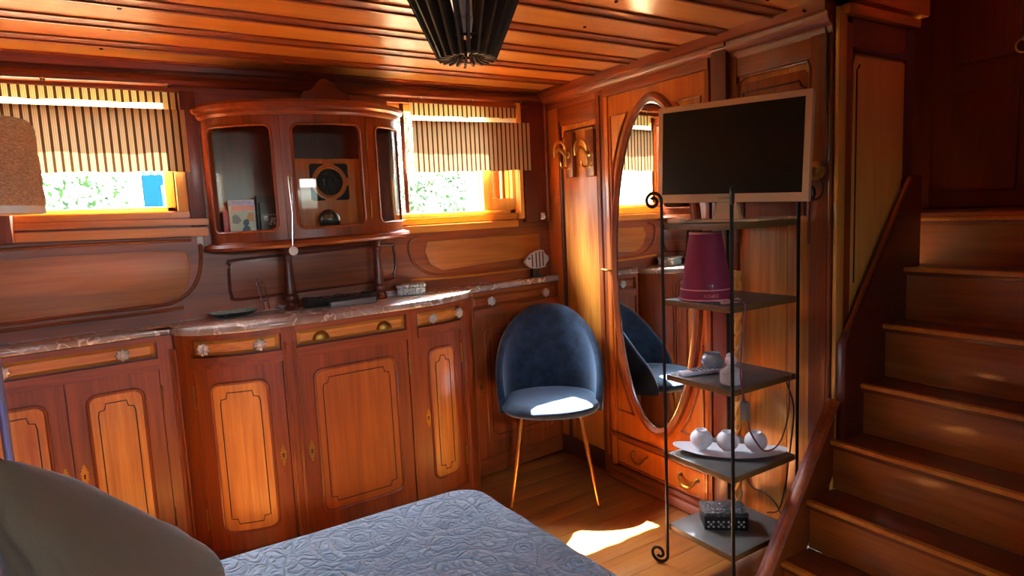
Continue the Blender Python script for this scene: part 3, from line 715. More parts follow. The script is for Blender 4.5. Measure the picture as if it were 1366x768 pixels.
def add_door(th, fr, s0, s1, z0, z1, hinge, key, panel='goldZ', keyz=.42, arch=True):
    n = nseg(fr, s0, s1); g = .0025
    bm = bm_(); facade(bm, fr, s0 + g, s1 - g, z0, z1, .001, .012, n, bev=.002)
    dr = th.part('door', bm, 'mahZ')
    w = s1 - s0; m = .062 if w > .3 else .048
    a0, a1, b0, b1 = s0 + m, s1 - m, z0 + .075, z1 - .062
    bm = bm_(); facade_rr(bm, fr, a0, a1, b0, b1, .010, .0145, .035, n, rb=.012); th.part('door_panel', bm, panel, dr, label='golden raised panel with rounded top corners')
    bm = bm_(); top = rr_path(a0, a1, b0, b1, .034); fline(bm, fr, top, .0135, .0065, True); th.part('panel_bead', bm, 'mahZ', dr)
    i0, i1, j0, j1 = a0 + .03, a1 - .03, b0 + .035, b1 - .035; k = .022
    path = [(i0, j0 + k), (i0, j1 - 2 * k), (i0 + .004, j1 - k * 1.2), (i0 + k, j1 - k), (i0 + k * 1.2, j1), (i1 - k * 1.2, j1), (i1 - k, j1 - k), (i1 - .004, j1 - k * 1.2), (i1, j1 - 2 * k), (i1, j0 + k), (i1 - k, j0 + k * .9), (i1 - k * 1.2, j0), (i0 + k * 1.2, j0), (i0 + k, j0 + k * .9)]
    bm = bm_(); fline(bm, fr, path, .0144, .0021, True, n=6); th.part('inlay_line', bm, 'groove', dr)
    if hinge is not None:
        for hz in (z0 + .13, z1 - .11): add_hinge(th, fr, s0 - .002 if hinge == 'L' else s1 + .002, hz, dr)
    if key is not None: add_escutcheon(th, fr, s0 + .028 if key == 'L' else s1 - .028, keyz, dr, .013)
    return dr
def add_drawer(th, fr, s0, s1, z0, z1, knobs=(), mat='goldX'):
    n = nseg(fr, s0, s1); g = .002
    bm = bm_(); facade(bm, fr, s0 + g, s1 - g, z0 + g, z1 - g, .0, .004, n); dr = th.part('drawer', bm, 'mahX')
    bm = bm_(); c = .016
    cols = []
    for i in range(n + 1):
        f = i / n; ta, tb = s0 + .006 + (s1 - s0 - .012) * f, s0 + .006 + c + (s1 - s0 - .012 - 2 * c) * f
        cols.append([bm.verts.new(fr.P(ta, z0 + .005, .003)), bm.verts.new(fr.P(tb, z0 + .005 + c * .8, .011)), bm.verts.new(fr.P(tb, z1 - .005 - c * .8, .011)), bm.verts.new(fr.P(ta, z1 - .005, .003))])
    for a, b in zip(cols, cols[1:]):
        for k in range(4): bm.faces.new((a[k], b[k], b[(k + 1) % 4], a[(k + 1) % 4]))
    bm.faces.new(cols[0]); bm.faces.new(cols[-1][::-1])
    th.part('drawer_face', bm, mat, dr, angle=20)
    for k in knobs: add_knob(th, fr, k, (z0 + z1) / 2, dr, .010)
    return dr
def carcass(th, fr, x0, x1, back=B - .004):
    bm = bm_(); N_ = max(1, len(fr.p) - 1); pts = [fr.p[i] for i in range(len(fr.p))]
    ring = [(p.x, p.y) for p in pts] + [(x1, back), (x0, back)]
    lo = [bm.verts.new((x, y, .0)) for x, y in ring]; hi = [bm.verts.new((x, y, fr.kz(x, .957))) for x, y in ring]
    bm.faces.new(lo); bm.faces.new(hi[::-1])
    for i in range(len(ring)): j = (i + 1) % len(ring); bm.faces.new((lo[i], hi[i], hi[j], lo[j]))
    th.part('carcass', bm, 'darkZ')
ZD0, ZD1, ZT, ZB, ZTOP = .872, .940, .826, .09, .957
def face_frame(th, fr, stiles, rails):
    for a, b in stiles:
        bm = bm_(); facade(bm, fr, a, b, .005, ZTOP, 0, .018, nseg(fr, a, b), bev=.0025); th.part('stile', bm, 'mahZ')
    for a, b in rails:
        n = nseg(fr, a, b)
        for z0, z1, d in ((ZD1, ZTOP, .020), (ZT + .003, ZD0, .026), (.005, ZB, .0175)):
            bm = bm_(); facade(bm, fr, a, b, z0, z1, 0, d, n, bev=.0035); th.part('rail', bm, 'mahX')
def flutes(th, fr, ss, d=.019, r=.005):
    for s in ss: bm = bm_(); tube(bm, [fr.P(s, .05, d), fr.P(s, .90, d)], r, 8); th.part('reed', bm, 'mahZ')

# left bay
FL = Front([(-.66, 2.758), (.164, 2.795)])
th = T('sideboard', 'varnished two-door sideboard under the left window, straight fronted with glass knobs', 'sideboard', (-.2, 2.85, 0), 'fitted sideboard units')
carcass(th, FL, -.66, .163)
sr = FL.s_at(209, .9); sm = FL.s_at(88, .76); sl = 2 * sm - FL.s_at(213, .8)
face_frame(th, FL, [(0, sl), (sr, FL.L)], [(sl, sr)])
add_drawer(th, FL, sl, sr, ZD0, ZD1, (FL.s_at(5, .9), FL.s_at(163, .9)))
add_door(th, FL, sl, sm, ZB, ZT, 'L', 'R', keyz=.47); add_door(th, FL, sm, sr, ZB, ZT, 'R', 'L', keyz=.47)
flutes(th, FL, [FL.L - .012])
# bow-fronted centre
bowp = []
for k in range(19): t = PI / 2 * k / 18; bowp.append((.53 - .345 * math.cos(t), 2.775 - .21 * math.sin(t)))
for k in range(19): t = PI / 2 * k / 18; bowp.append((1.12 + .345 * math.sin(t), 2.80 - .225 * math.cos(t)))
FB = Front(bowp)
th = T('sideboard', 'bow-fronted middle sideboard with three doors below the glazed display cabinet', 'sideboard', (.83, 2.75, 0), 'fitted sideboard units')
carcass(th, FB, .185, 1.465)
c1 = FB.s_at(262, .8, 0, .5); c2 = FB.s_at(377, .8, 0.2, .7); c3 = FB.s_at(396, .8); c4 = FB.s_at(542, .8); c5 = FB.s_at(556, .8); c6 = FB.s_at(610, .8)
c6 = min(c6, FB.L - .045)
face_frame(th, FB, [(0, c1), (c2, c3), (c4, c5), (c6, FB.L)], [(c1, c2), (c3, c4), (c5, c6)])
add_drawer(th, FB, c1, c2, ZD0, ZD1, (FB.s_at(277, .9, 0, .5), FB.s_at(346, .9, 0, .6)))
dr = add_drawer(th, FB, c3, c4, ZD0, ZD1)
for px in (427, 511):   # half-moon cup pulls
    s = FB.s_at(px, .89); bm = bm_()
    p = FB.P(s, ZD0 + .018, .011)
    grid(bm, lambda u, v: p + Vector((.034 * math.cos(PI * u) * math.cos(v * PI / 2 * .98 if v < .99 else PI / 2 * .98), -.018 * math.sin(v * PI / 2) - .0005, .034 * math.sin(PI * u) * math.cos(v * PI / 2 * .98))), 16, 6)
    th.part('cup_pull', bm, 'brass_old', dr, label='half-moon brass cup pull')
add_drawer(th, FB, c5, c6, ZD0, ZD1, (FB.s_at(573, .9, c4), FB.s_at(605, .9, c4)))
add_door(th, FB, c1, c2, ZB, ZT, 'L', 'R', keyz=.45); add_door(th, FB, c3, c4, ZB, ZT, 'R', 'L', panel='amberZ', keyz=.44); add_door(th, FB, c5, c6, ZB, ZT, 'R', 'L', keyz=.46)
flutes(th, FB, [.010, .026, c2 + .012, c3 - .012, c6 + .02, c6 + .034])
# right bay
FR = Front([(1.486, 2.805), (2.074, 2.85)])
th = T('sideboard', 'dark narrow sideboard unit in the corner behind the velvet chair', 'sideboard', (1.77, 2.86, 0), 'fitted sideboard units')
carcass(th, FR, 1.4855, 2.074)
a = FR.s_at(628, .9); b2 = FR.s_at(741, .9)
face_frame(th, FR, [(0, a), (b2, FR.L)], [(a, b2)])
add_drawer(th, FR, a, b2, ZD0, ZD1, (FR.s_at(651, .9), FR.s_at(723, .9)), 'mahX')
add_door(th, FR, a, b2, ZB, ZT, 'R', 'L', panel='mahZ', keyz=.47)
flutes(th, FR, [.012])

# marble top, one stepped slab over the three units
def off(fr, d, i0, i1, n):
    return [tuple(fr.P(i0 + (i1 - i0) * k / n, .9, d))[:2] for k in range(n + 1)]
front = off(FL, .026, 0, FL.L - .003, 6) + off(FB, .026, .0, FB.L, 60) + off(FR, .026, .004, FR.L, 4)
plan = front + [(2.078, B - .002), (-.66, B - .002)]
bm = bm_()
def ring(d, dz):
    out = []
    c = Vector((.75, 2.86))
    for i, (x, y) in enumerate(plan):
        yy = y + d if i < len(front) else y
        out.append(bm.verts.new((x, yy, wtz(x) + dz)))
    return out
R4 = [ring(.004, -.0285), ring(0, -.022), ring(0, -.007), ring(.006, 0)]
bm.faces.new(R4[0]); bm.faces.new(R4[3][::-1])
for A, Bq in zip(R4, R4[1:]):
    for i in range(len(A)): j = (i + 1) % len(A); bm.faces.new((A[i], A[j], Bq[j], Bq[i]))
single('marble_worktop', bm, 'marble', 'long veined marble top running over all the sideboard units', 'worktop', (.75, 2.8, .96), angle=50)

# ================================================================== DISPLAY CABINET
kz = lambda x, z: z + .02 * (x - .77)
def ell(a, b, n=48): return [(.77 - a * math.cos(PI * k / n), 2.885 - b * math.sin(PI * k / n)) for k in range(n + 1)]
FC = Front(ell(.415, .25), kz)
cab = T('display_cabinet', 'bow-fronted glazed mahogany cabinet on two turned columns above the marble top', 'cabinet', (.77, 2.85, .99))
def board(name, a, b, prof, mat):
    """a half-ellipse board: prof = list of (inset, z)"""
    bm = bm_(); rings = []
    for ins, z in prof:
        rings.append([bm.verts.new((x, min(y, B - .003), kz(x, z))) for x, y in ell(a - ins, b - ins)])
    for A, Bq in zip(rings, rings[1:]):
        for i in range(len(A)): j = (i + 1) % len(A); bm.faces.new((A[i], A[j], Bq[j], Bq[i]))
    bm.faces.new(rings[0]); bm.faces.new(rings[-1][::-1])
    return cab.part(name, bm, mat, angle=35)
board('base_board', .45, .285, [(.02, 1.262), (.006, 1.266), (0, 1.276), (.006, 1.288), (.02, 1.291), (.03, 1.296)], 'mahX')
board('cornice', .45, .285, [(.03, 1.79), (.02, 1.80), (.018, 1.812), (.004, 1.82), (0, 1.832), (.006, 1.842), (.016, 1.845), (.03, 1.842)], 'mahX')
sL0 = .0; e1 = FC.s_at(378, 1.55); e2 = FC.s_at(491, 1.55); sL1 = FC.L
def glazed(s0, s1, p0, p1, key=None):
    a0, a1 = FC.s_at(p0, 1.55, s0, s1), FC.s_at(p1, 1.55, s0, s1)
    bm = bm_(); frame_facade(bm, FC, s0 + .001, s1 - .001, 1.294, 1.795, a0, a1, 1.335, 1.752, .03, -.02, 0, 8)
    d = cab.part('door', bm, 'mahZ')
    bm = bm_(); fline(bm, FC, rr_path(a0, a1, 1.335, 1.752, .03), .002, .0055, True); cab.part('glazing_bead', bm, 'mahZ', d)
    bm = bm_(); facade(bm, FC, a0 - .006, a1 + .006, 1.33, 1.757, -.012, -.009, 10); cab.part('glass', bm, 'glass_cab', d)
    return d
glazed(sL0, e1, 282, 366); dmid = glazed(e1, e2, 393, 484); glazed(e2, sL1, 503, 531)
bm = bm_()
for hz in (1.40, 1.69):
    p = FC.P(e2, hz, .006); tube(bm, [p + Vector((0, 0, -.04)), p + Vector((0, 0, .04))], .004, 8)
cab.part('hinge', bm, 'brass_old', dmid)
bm = bm_(); box(bm, (.36, B - .016, 1.29), (1.18, B - .002, 1.80)); cab.part('back_panel', bm, 'darkZ', smooth=False)
# scalloped crest
bm = bm_(); pts = []
for cx, r, a0, a1 in ((-.075, .028, PI, PI * .35), (0, .058, PI * .85, PI * .15), (.075, .028, PI * .65, 0)):
    for k in range(7): a = a0 + (a1 - a0) * k / 6; pts.append((.80 + cx + r * math.cos(a), 1.846 + (r * 1.25 * math.sin(a)) + (.012 if cx == 0 else 0)))
prism(bm, [(x, 2.635, z) for x, z in pts], (0, .02, 0), bev=.004); cab.part('crest', bm, 'darkX')
# turned columns
for (cx, cy) in ((.633, 2.815), (1.029, 2.80)):
    z0, z1 = wtz(cx) + .0006, kz(cx, 1.263); h = z1 - z0
    prof = [(.030, 0), (.032, .006), (.028, .014), (.020, .022), (.020, .030), (.030, .040), (.034, .052), (.030, .064), (.024, .070), (.024, .078), (.0215, .10), (.0175, .20), (.0165, h - .055), (.020, h - .048), (.020, h - .038), (.016, h - .032), (.022, h - .014), (.024, h - .006), (.024, h)]
    bm = bm_(); lathe(bm, prof, (cx, cy, z0), 28); cab.part('column', bm, 'darkZ')

# things in and on the cabinet
def zfl(x): return kz(x, 1.2965)
def book(label, x0, x1, y, h, th_, cover, spine, deco=None, lean=0):
    cx = (x0 + x1) / 2; t = T('book', label, 'book', (cx, y + th_ / 2, zfl(cx)), 'books standing in the display cabinet')
    z0 = zfl(cx) + .0012
    bm = bm_(); box(bm, (x0, y, z0), (x1, y + .0025, z0 + h), .0008); t.part('front_cover', bm, cover)
    bm = bm_(); box(bm, (x0, y + th_ - .0025, z0), (x1, y + th_, z0 + h), .0008); box(bm, (x0, y, z0), (x0 + .002, y + th_, z0 + h), .0006); t.part('back_cover', bm, spine)
    bm = bm_(); box(bm, (x0 + .002, y + .0025, z0 + .002), (x1 - .003, y + th_ - .0025, z0 + h - .003)); t.part('pages', bm, 'paper', smooth=False)
    if deco: deco(t, x0, x1, y, z0, h)
    return t
X, Zv = (1, 0, 0), (0, 0, 1)
def deco_a(t, x0, x1, y, z0, h):
    w = x1 - x0
    def rect(name, a, b, c, d, m, e=.0004): bm = bm_(); box(bm, (x0 + a * w, y - e, z0 + c * h), (x0 + b * w, y + .0005, z0 + d * h)); t.part(name, bm, m, smooth=False)
    rect('title_band', 0.04, 1, .86, .99, 'bk_lilac'); rect('cover_band', 0.1, .96, .74, .86, 'bk_coral'); rect('cover_picture', 0.04, .97, .02, .74, 'bk_pale')
    def blob(name, pts, m, e): bm = bm_(); prism(bm, [(x0 + a * w, y - e, z0 + c * h) for a, c in pts], (0, .0004, 0)); t.part(name, bm, m, smooth=False)
    blob('picture_detail', [(.1, .45), (.3, .42), (.45, .5), (.4, .58), (.25, .66), (.12, .62)], 'bk_grey', .0006); blob('picture_detail', [(.62, .5), (.94, .46), (.94, .68), (.75, .7)], 'bk_orange', .0006)
    blob('picture_figure', [(.4, .03), (.75, .03), (.78, .2), (.76, .33), (.68, .38), (.56, .38), (.48, .3), (.38, .2)], 'bk_blue', .0008)
    blob('picture_figure', [(.5, .42), (.55, .38), (.68, .38), (.74, .44), (.72, .51), (.62, .54), (.53, .5)], 'bk_blue', .0008)
    t.part('lettering', text_bm('TOLSTOÏ', .105 * h, ((x0 + x1) / 2, y - .0009, z0 + .895 * h), X, Zv), 'bk_purple', smooth=False)
def deco_b(t, x0, x1, y, z0, h):
    w = x1 - x0; c = (x0 + x1) / 2
    t.part('lettering', text_bm('henri troyat', .075 * h, (c - .004, y - .0006, z0 + .66 * h), X, Zv), 'bk_white', smooth=False)
    t.part('lettering', text_bm('le geste', .17 * h, (c - .001, y - .0006, z0 + .52 * h), X, Zv), 'bk_white', smooth=False)
    t.part('lettering', text_bm("d'ève", .17 * h, (c + .004, y - .0006, z0 + .40 * h), X, Zv), 'bk_white', smooth=False)
    for a, b, r, m in ((.18, .16, .13, 'bk_flower'), (.36, .1, .09, 'bk_orange'), (.55, .2, .08, 'bk_skin'), (.72, .13, .1, 'bk_orange'), (.86, .22, .08, 'bk_skin')):
        bm = bm_(); prism(bm, [(x0 + a * w + r * w * .8 * (1 + .2 * math.cos(5 * k * PI / 8)) * math.cos(k * PI / 8), y - .0007, z0 + b * h + r * w * .8 * (1 + .2 * math.cos(5 * k * PI / 8)) * math.sin(k * PI / 8)) for k in range(16)], (0, .0005, 0)); t.part('printed_flower', bm, m, smooth=False)
YB = 2.792
xa, xb = ony(305, 280, YB).x, ony(340, 280, YB).x
book('paperback with a lilac title band and a pale street scene on its cover', xa, xb, YB, .168, .022, 'bk_white', 'bk_white', deco_a)
xc, xd = ony(347, 280, YB).x, ony(383, 280, YB).x
book('dark paperback with pale lettering and red flowers on its cover', xc, xd, YB + .004, .150, .024, 'bk_brown', 'bk_navy', deco_b)
book('tall brown book half hidden behind the flowered paperback', xc - .006, xd - .008, YB + .034, .182, .018, 'bk_brown', 'bk_brown')
xe = ony(297, 285, YB + .03).x
book('red book peeping out left of the pale paperback', xe, xa + .02, YB + .03, .125, .02, 'bk_red', 'bk_red')
# loudspeaker with round grille
x0, x1 = ony(394, 250, 2.76).x, ony(483, 250, 2.76).x; cx = (x0 + x1) / 2; zz = zfl(cx) + .002
sp = T('loudspeaker', 'old wooden loudspeaker with a round dark grille inside the middle cabinet door', 'loudspeaker', (cx, 2.80, zz))
bm = bm_(); box(bm, (x0, 2.755, zz + .004), (x1, 2.86, zz + .325), .008); sp.part('case', bm, 'orangeZ')
zc = zz + .225; rr_ = .058
bm = bm_(); lathe(bm, [(.0, 0), (rr_, 0), (rr_, .004), (.0, .004)], (cx, 2.7555, zc), 32, 'Y'); sp.part('grille', bm, 'bark')
bm = bm_(); tube(bm, [(cx + (rr_ + .004) * math.cos(a), 2.753, zc + (rr_ + .004) * math.sin(a)) for a in [2 * PI * k / 32 for k in range(32)]], .006, 8, True); sp.part('grille_ring', bm, 'orangeZ')
for sx in (-1, 1):
    for sz in (-1, 1):
        bm = bm_(); pts = [(cx + sx * .083, zc + sz * .014), (cx + sx * .083, zc + sz * .07), (cx + sx * .075, zc + sz * .078), (cx + sx * .022, zc + sz * .078)]
        for k in range(6): a = math.radians(72 - k * 11.5); pts.append((cx + sx * .076 * math.cos(a), zc + sz * .076 * math.sin(a)))
        prism(bm, [(x, 2.7565, z) for x, z in pts], (0, -.0025, 0)); sp.part('corner_grille', bm, 'bark', smooth=False)
gx, gy = ony(438, 274, 2.705).x, 2.705
gl = T('glass_globe', 'dark glass ball on a small foot in front of the wooden loudspeaker', 'ornament', (gx, gy, zfl(gx)))
bm = bm_(); lathe(bm, [(.0, 0), (.026, 0), (.026, .004), (.012, .010), (.012, .018), (.018, .022), (.0, .022)], (gx, gy, zfl(gx) + .001), 20); gl.part('foot', bm, 'bark')
bm = bm_(); bmesh.ops.create_uvsphere(bm, u_segments=28, v_segments=16, radius=.047, matrix=Matrix.Translation((gx, gy, zfl(gx) + .066))); gl.part('ball', bm, 'globe')
# medallion on a cord, hung from the cabinet door
s = FC.s_at(386, 1.55); pa = FC.P(s, 1.545, .008); pb = FC.P(s, 1.545, .055)
md = T('medallion', 'round pale medallion hanging on a thin cord from the cabinet door', 'medallion', pa)
bm = bm_(); lathe(bm, [(.004, 0), (.004, .01), (.006, .013), (.0, .016)], (0, 0, 0), 10); q, nv = FC.at(s)
bm.transform(Matrix.Translation(FC.P(s, 1.545, 0)) @ Vector((0, 0, 1)).rotation_difference(Vector((nv.x, nv.y, 0))).to_matrix().to_4x4()); md.part('peg', bm, 'brass_old')
pe = onz(392, 330, 1.26); mid = FC.P(FC.s_at(391.5, 1.25), 1.25, .05)
bm = bm_()
for e in (-.006, .006): tube(bm, [FC.P(s, 1.545, .012) + Vector((e, 0, 0)), (FC.P(s, 1.40, .022) + Vector((.002 + e * .4, 0, 0))), mid + Vector((e * .15, 0, .02))], .0016, 6)
md.part('cord', bm, 'chrome')
bm = bm_(); lathe(bm, [(.0, -.003), (.014, -.003), (.018, 0), (.014, .003), (.0, .003)], mid, 24, 'Y'); md.part('disc', bm, 'paper')

# ---- things on the marble top
def onwt(px, py):
    d = ray(px, py); t = (.977 - CAM.z) / (d.z - KT * d.x); return CAM + d * t
# scalloped dish
p = onwt(311, 421); p.y = min(p.y, 2.80); p = ony(311, 421, p.y); zt_ = wtz(p.x) + .0055
dish = T('dish', 'black and green scalloped dish at the left end of the bowed marble top', 'dish', (p.x, p.y, zt_), rotz=.1)
bm = bm_()
def dishf(u, v):
    a = 2 * PI * u; sc = 1 + .05 * math.cos(14 * a); r = [.0, .6, .82, 1.0][int(round(v * 3))]; h = [.004, .004, .012, .022][int(round(v * 3))]
    c, s_ = math.cos(a), math.sin(a); e = .55
    return Vector((.088 * r * sc * math.copysign(abs(c) ** e, c), .05 * r * sc * math.copysign(abs(s_) ** e, s_), h))
grid(bm, dishf, 84, 3, closeu=True); dish.part('inner_bowl', bm, 'tray_green', local=True)
bm = bm_(); grid(bm, lambda u, v: dishf(u, v) * (1.0 if v < .9 else 1.03) + Vector((0, 0, -.004)), 84, 3, closeu=True); dish.part('outer_bowl', bm, 'tray_black', local=True)
# wire stand
y0 = 2.80
st_ = T('wire_stand', 'small bent metal wire stand left of the left turned column', 'stand', ony(357, 411, y0))
bm = bm_(); tube(bm, [ony(341, 372, y0), ony(343, 380, y0), ony(349, 399, y0), ony(354, 401, y0 + .02), ony(357, 399, y0 + .03), ony(350, 376, y0 + .03), ony(347, 375, y0 + .02)], .0025, 6)
tube(bm, [ony(356, 399, y0 + .02), ony(360, 412, y0)], .0025, 6); tube(bm, [ony(350, 399, y0), ony(353, 412, y0 + .06)], .0025, 6)
st_.part('wire', bm, 'chrome'); bm = bm_(); tube(bm, [ony(341, 371, y0), ony(343, 381, y0)], .005, 8); st_.part('wire_tip', bm, 'chrome')
# white dish behind the left column
p = ony(374, 405, 2.855); zt_ = wtz(p.x)
bm = bm_(); lathe(bm, [(.0, .002), (.022, .002), (.03, .006), (.042, .014), (.044, .016), (.04, .017), (.028, .010), (.0, .008)], (p.x + .03, 2.868, zt_ + .0006), 28)
single('saucer', bm, 'ceramic', 'white saucer half hidden behind the left turned column', 'saucer', (p.x + .03, 2.868, zt_))
# long bark bowl with dried petals
pa, pb = ony(404, 406, 2.775), ony(503, 393, 2.775)
ln = pb.x - pa.x; cx = (pa.x + pb.x) / 2; zt_ = wtz(cx) + .003
bw = T('long_bowl', 'long dark boat-shaped bowl of dried petals lying between the two columns', 'bowl', (cx, 2.765, zt_))
bm = bm_()
def bowlf(u, v, o=0):
    x = (u * 2 - 1); w = .042 * math.sqrt(max(0, 1 - abs(x) ** 3)) + .004; a = PI * v
    return Vector((cx + x * ln / 2, 2.765 - w * math.cos(a) * (1 - o), zt_ + .034 + .014 * x * x - (.034 + .014 * x * x - .0005) * math.sin(a) ** .8 * (1 - o * 3) + (.0 if not o else .002)))
grid(bm, bowlf, 30, 12); bw.part('shell', bm, 'bark')
bm = bm_(); rnd = random.Random(3)
for i in range(90):
    x = rnd.uniform(-.85, .85); px_, py_ = cx + x * ln / 2, 2.765 + rnd.uniform(-.026, .026) * (1 - x * x * .6); z = zt_ + .030 + rnd.uniform(0, .012)
    a = rnd.uniform(0, 2 * PI); r = rnd.uniform(.006, .012); v = [Vector((px_ + r * math.cos(a + k * PI / 2) * (1 if k % 2 else .5), py_ + r * math.sin(a + k * PI / 2) * (1 if k % 2 else .5), z + rnd.uniform(-.004, .006))) for k in range(4)]
    prism(bm, v, (0, 0, .0012))
o = bw.part('petals', bm, 'dried', smooth=False); o['kind'] = 'stuff'; o['label'] = 'dried brown petals'
# slim grey case in front of the bowl
pa, pb = onwt(442, 412), onwt(502, 403); ya = 2.69; pa, pb = ony(441, 411, ya), ony(503, 403, ya)
bm = bm_(); box(bm, (-(pb.x - pa.x) / 2, -.016, 0), ((pb.x - pa.x) / 2, .016, .026), .006)
o = single('slim_case', bm, 'grey_plastic', 'slim grey metal case lying in front of the bark bowl', 'case', (0, 0, 0)); o.location = ((pa.x + pb.x) / 2, ya + .016, wtz((pa.x + pb.x) / 2) + .0006); o.rotation_euler = (0, -.0135, .03)
# wicker box with lid, paper beside it
pc = ony(551, 391, 2.79); zt_ = wtz(pc.x) + .0016
bk = T('wicker_box', 'small pale wicker box with a flat lid right of the right column', 'box', (pc.x, 2.815, zt_), rotz=-.35)
bm = bm_(); box(bm, (-.066, -.05, 0), (.066, .05, .036), .008); bk.part('basket', bm, 'wicker', local=True)
bm = bm_(); box(bm, (-.07, -.054, .036), (.07, .054, .05), .007); bk.part('lid', bm, 'wicker', local=True)
pd = ony(520, 393, 2.81)
bm = bm_()
prism(bm, [(-.035, -.028, 0), (.022, -.030, 0), (.022, .026, .004), (-.03, .028, .006)], (0, 0, .0012)); prism(bm, [(-.03, -.022, .005), (.02, -.022, .007), (.022, .026, .018), (-.028, .028, .016)], (0, 0, .0012))
o = single('folded_paper', bm, 'paper', 'folded white paper lying between the right column and the wicker box', 'paper', (0, 0, 0), smooth=False); o.location = (pd.x + .035, 2.862, wtz(pd.x) + .002)
# wooden zebra-striped fish on a stand
yf = 2.865; pl, pr, pt_, pb_ = ony(699, 347, yf), ony(731, 345, yf), ony(718, 333, yf), ony(716, 358, yf); bz = wtz(pb_.x)
fs = T('fish_figure', 'striped wooden fish on a dark stand at the corner end of the marble top', 'figurine', (pb_.x, yf, bz))
wid = pr.x - pl.x; hgt = pt_.z - pb_.z; fx, fz = pl.x, pb_.z
ol = [(0, .42), (.10, .62), (.22, .80), (.42, .93), (.70, 1.0), (.80, .95), (.82, .72), (.90, .70), (.97, .64), (1.0, .48), (.96, .34), (.88, .26), (.84, .22), (.83, .10), (.74, .03), (.45, .0), (.25, .06), (.12, .18), (.03, .32)]
bm = bm_(); prism(bm, [(fx + a * wid, yf - .011, fz + b * hgt) for a, b in ol], (0, .022, 0), bev=.004); fs.part('body', bm, 'zebra_light')
for k, (a, lo_, hi_) in enumerate(((.30, .10, .78), (.46, .06, .86), (.60, .06, .90), (.74, .12, .90))):
    bm = bm_(); prism(bm, [(fx + (a - .025) * wid, yf - .0125, fz + lo_ * hgt), (fx + (a + .02) * wid, yf - .0125, fz + lo_ * hgt), (fx + (a + .015) * wid, yf - .0125, fz + hi_ * hgt), (fx + (a - .03) * wid, yf - .0125, fz + hi_ * hgt)], (0, .025, 0)); fs.part('stripe', bm, 'zebra_dark', smooth=False)
bm = bm_(); lathe(bm, [(.0, 0), (.0065, 0), (.0065, .0015), (.0, .002)], (fx + .17 * wid, yf - .011, fz + .58 * hgt), 12, 'Y'); fs.part('eye', bm, 'zebra_dark')
bm = bm_(); box(bm, (fx + .25 * wid, yf - .02, bz), (fx + .78 * wid, yf + .02, bz + .008), .003); box(bm, (fx + .32 * wid, yf - .008, bz + .007), (fx + .58 * wid, yf + .008, fz + .03 * hgt), .002); fs.part('stand', bm, 'zebra_dark')

# ================================================================== BLINDS
def blind(label, pxl, pxr, top, mid_, low, root_w, x0, x1, tilt):
    """top/mid_/low: heights at the middle; tilt: rise per metre along the rail"""
    xm = (x0 + x1) / 2; zt = lambda x, z: z + tilt * (x - xm)
    t = T('roman_blind', label, 'blind', (xm, B - .03, low))
    def sheet(name, a, b, za, zb, y, wav, mat, ph):
        bm = bm_(); nx, nz = 60, 6
        def f(u, v):
            x = a + (b - a) * u; z = za + (zb - za) * v
            yy = y + wav * math.sin(u * 37 + ph) * (1 - v * .7) + wav * .7 * math.sin(u * 13 + ph * 2)
            zz = z + (.0025 * math.sin(u * 23 + ph) if v == 0 else 0)
            return Vector((x, yy, zt(x, zz)))
        g = grid(bm, f, nx, nz)
        r = bmesh.ops.solidify(bm, geom=list(bm.faces), thickness=.0022)
        return t.part(name, bm, mat)
    sheet('upper_panel', x0, x1, mid_ + .034, top, B - .020, .0012, 'blind', .3)
    sheet('fold_light_strip', x0 + .004, x1 - .06, mid_ + .004, mid_ + .036, B - .021, .0008, 'fold_light', 1.1)  # light in the fold pocket, put in as a white strip
    sheet('edge_strip', x1 - .06, x1, mid_ + .004, mid_ + .036, B - .021, .0008, 'blind', 1.1)
    sheet('lower_fold', x0 - .002, x1 + .012, low, mid_ + .006, B - .042, .0022, 'blind_low', .9)
    bm = bm_(); tube(bm, [(x0, B - .034, zt(x0, mid_ + .006)), (x1 + .01, B - .034, zt(x1, mid_ + .006))], .005, 8); t.part('rod', bm, 'blind_low')
    bm = bm_(); box(bm, (x0, B - .03, zt(x0, top) - .004), (x1, B - .012, zt(x1, top) + .004), .002); t.part('head_rail', bm, 'mahX')
    for x in (x0 + .05, xm, x1 - .04):
        bm = bm_(); lathe(bm, [(.006, 0), (.006, .012), (.008, .016), (.0, .02)], (x, B - .03, zt(x, top) + .012), 10, 'Y'); t.part('ring', bm, 'chrome')
    return t
bl = blind('striped roman blind half lowered over the left window', 0, 0, 1.895, 1.808, 1.578, w1, -.58, .288, .006)
p = ony(134, 234, B - .045); bm = bm_(); prism(bm, [(p.x - .013, B - .046, p.z + .012), (p.x + .013, B - .046, p.z + .012), (p.x + .012, B - .046, p.z - .012), (p.x + .006, B - .046, p.z - .017), (p.x - .006, B - .046, p.z - .017), (p.x - .012, B - .046, p.z - .012)], (0, -.003, 0), bev=.001); bl.part('pull_tab', bm, 'tab')
blind('striped roman blind half lowered over the right window', 0, 0, 1.912, 1.812, 1.576, w2, 1.272, 1.935, .016)

# small white catches beside the windows
for px, py, lab in ((267, 321, 'small white catch on the panel left of the display cabinet'), (724, 288, 'small white catch on the dark shutter box by the corner')):
    yy = B if px < 300 else B - .03
    p = ony(px, py, yy - .004); t = T('window_catch', lab, 'catch', p)
    bm = bm_(); box(bm, (p.x - .012, yy - .008, p.z - .018), (p.x + .012, yy, p.z + .018), .003); t.part('plate', bm, 'white')
    bm = bm_(); box(bm, (p.x - .004, yy - .018, p.z - .012), (p.x + .010, yy - .007, p.z + .004), .003); t.part('lever', bm, 'white')

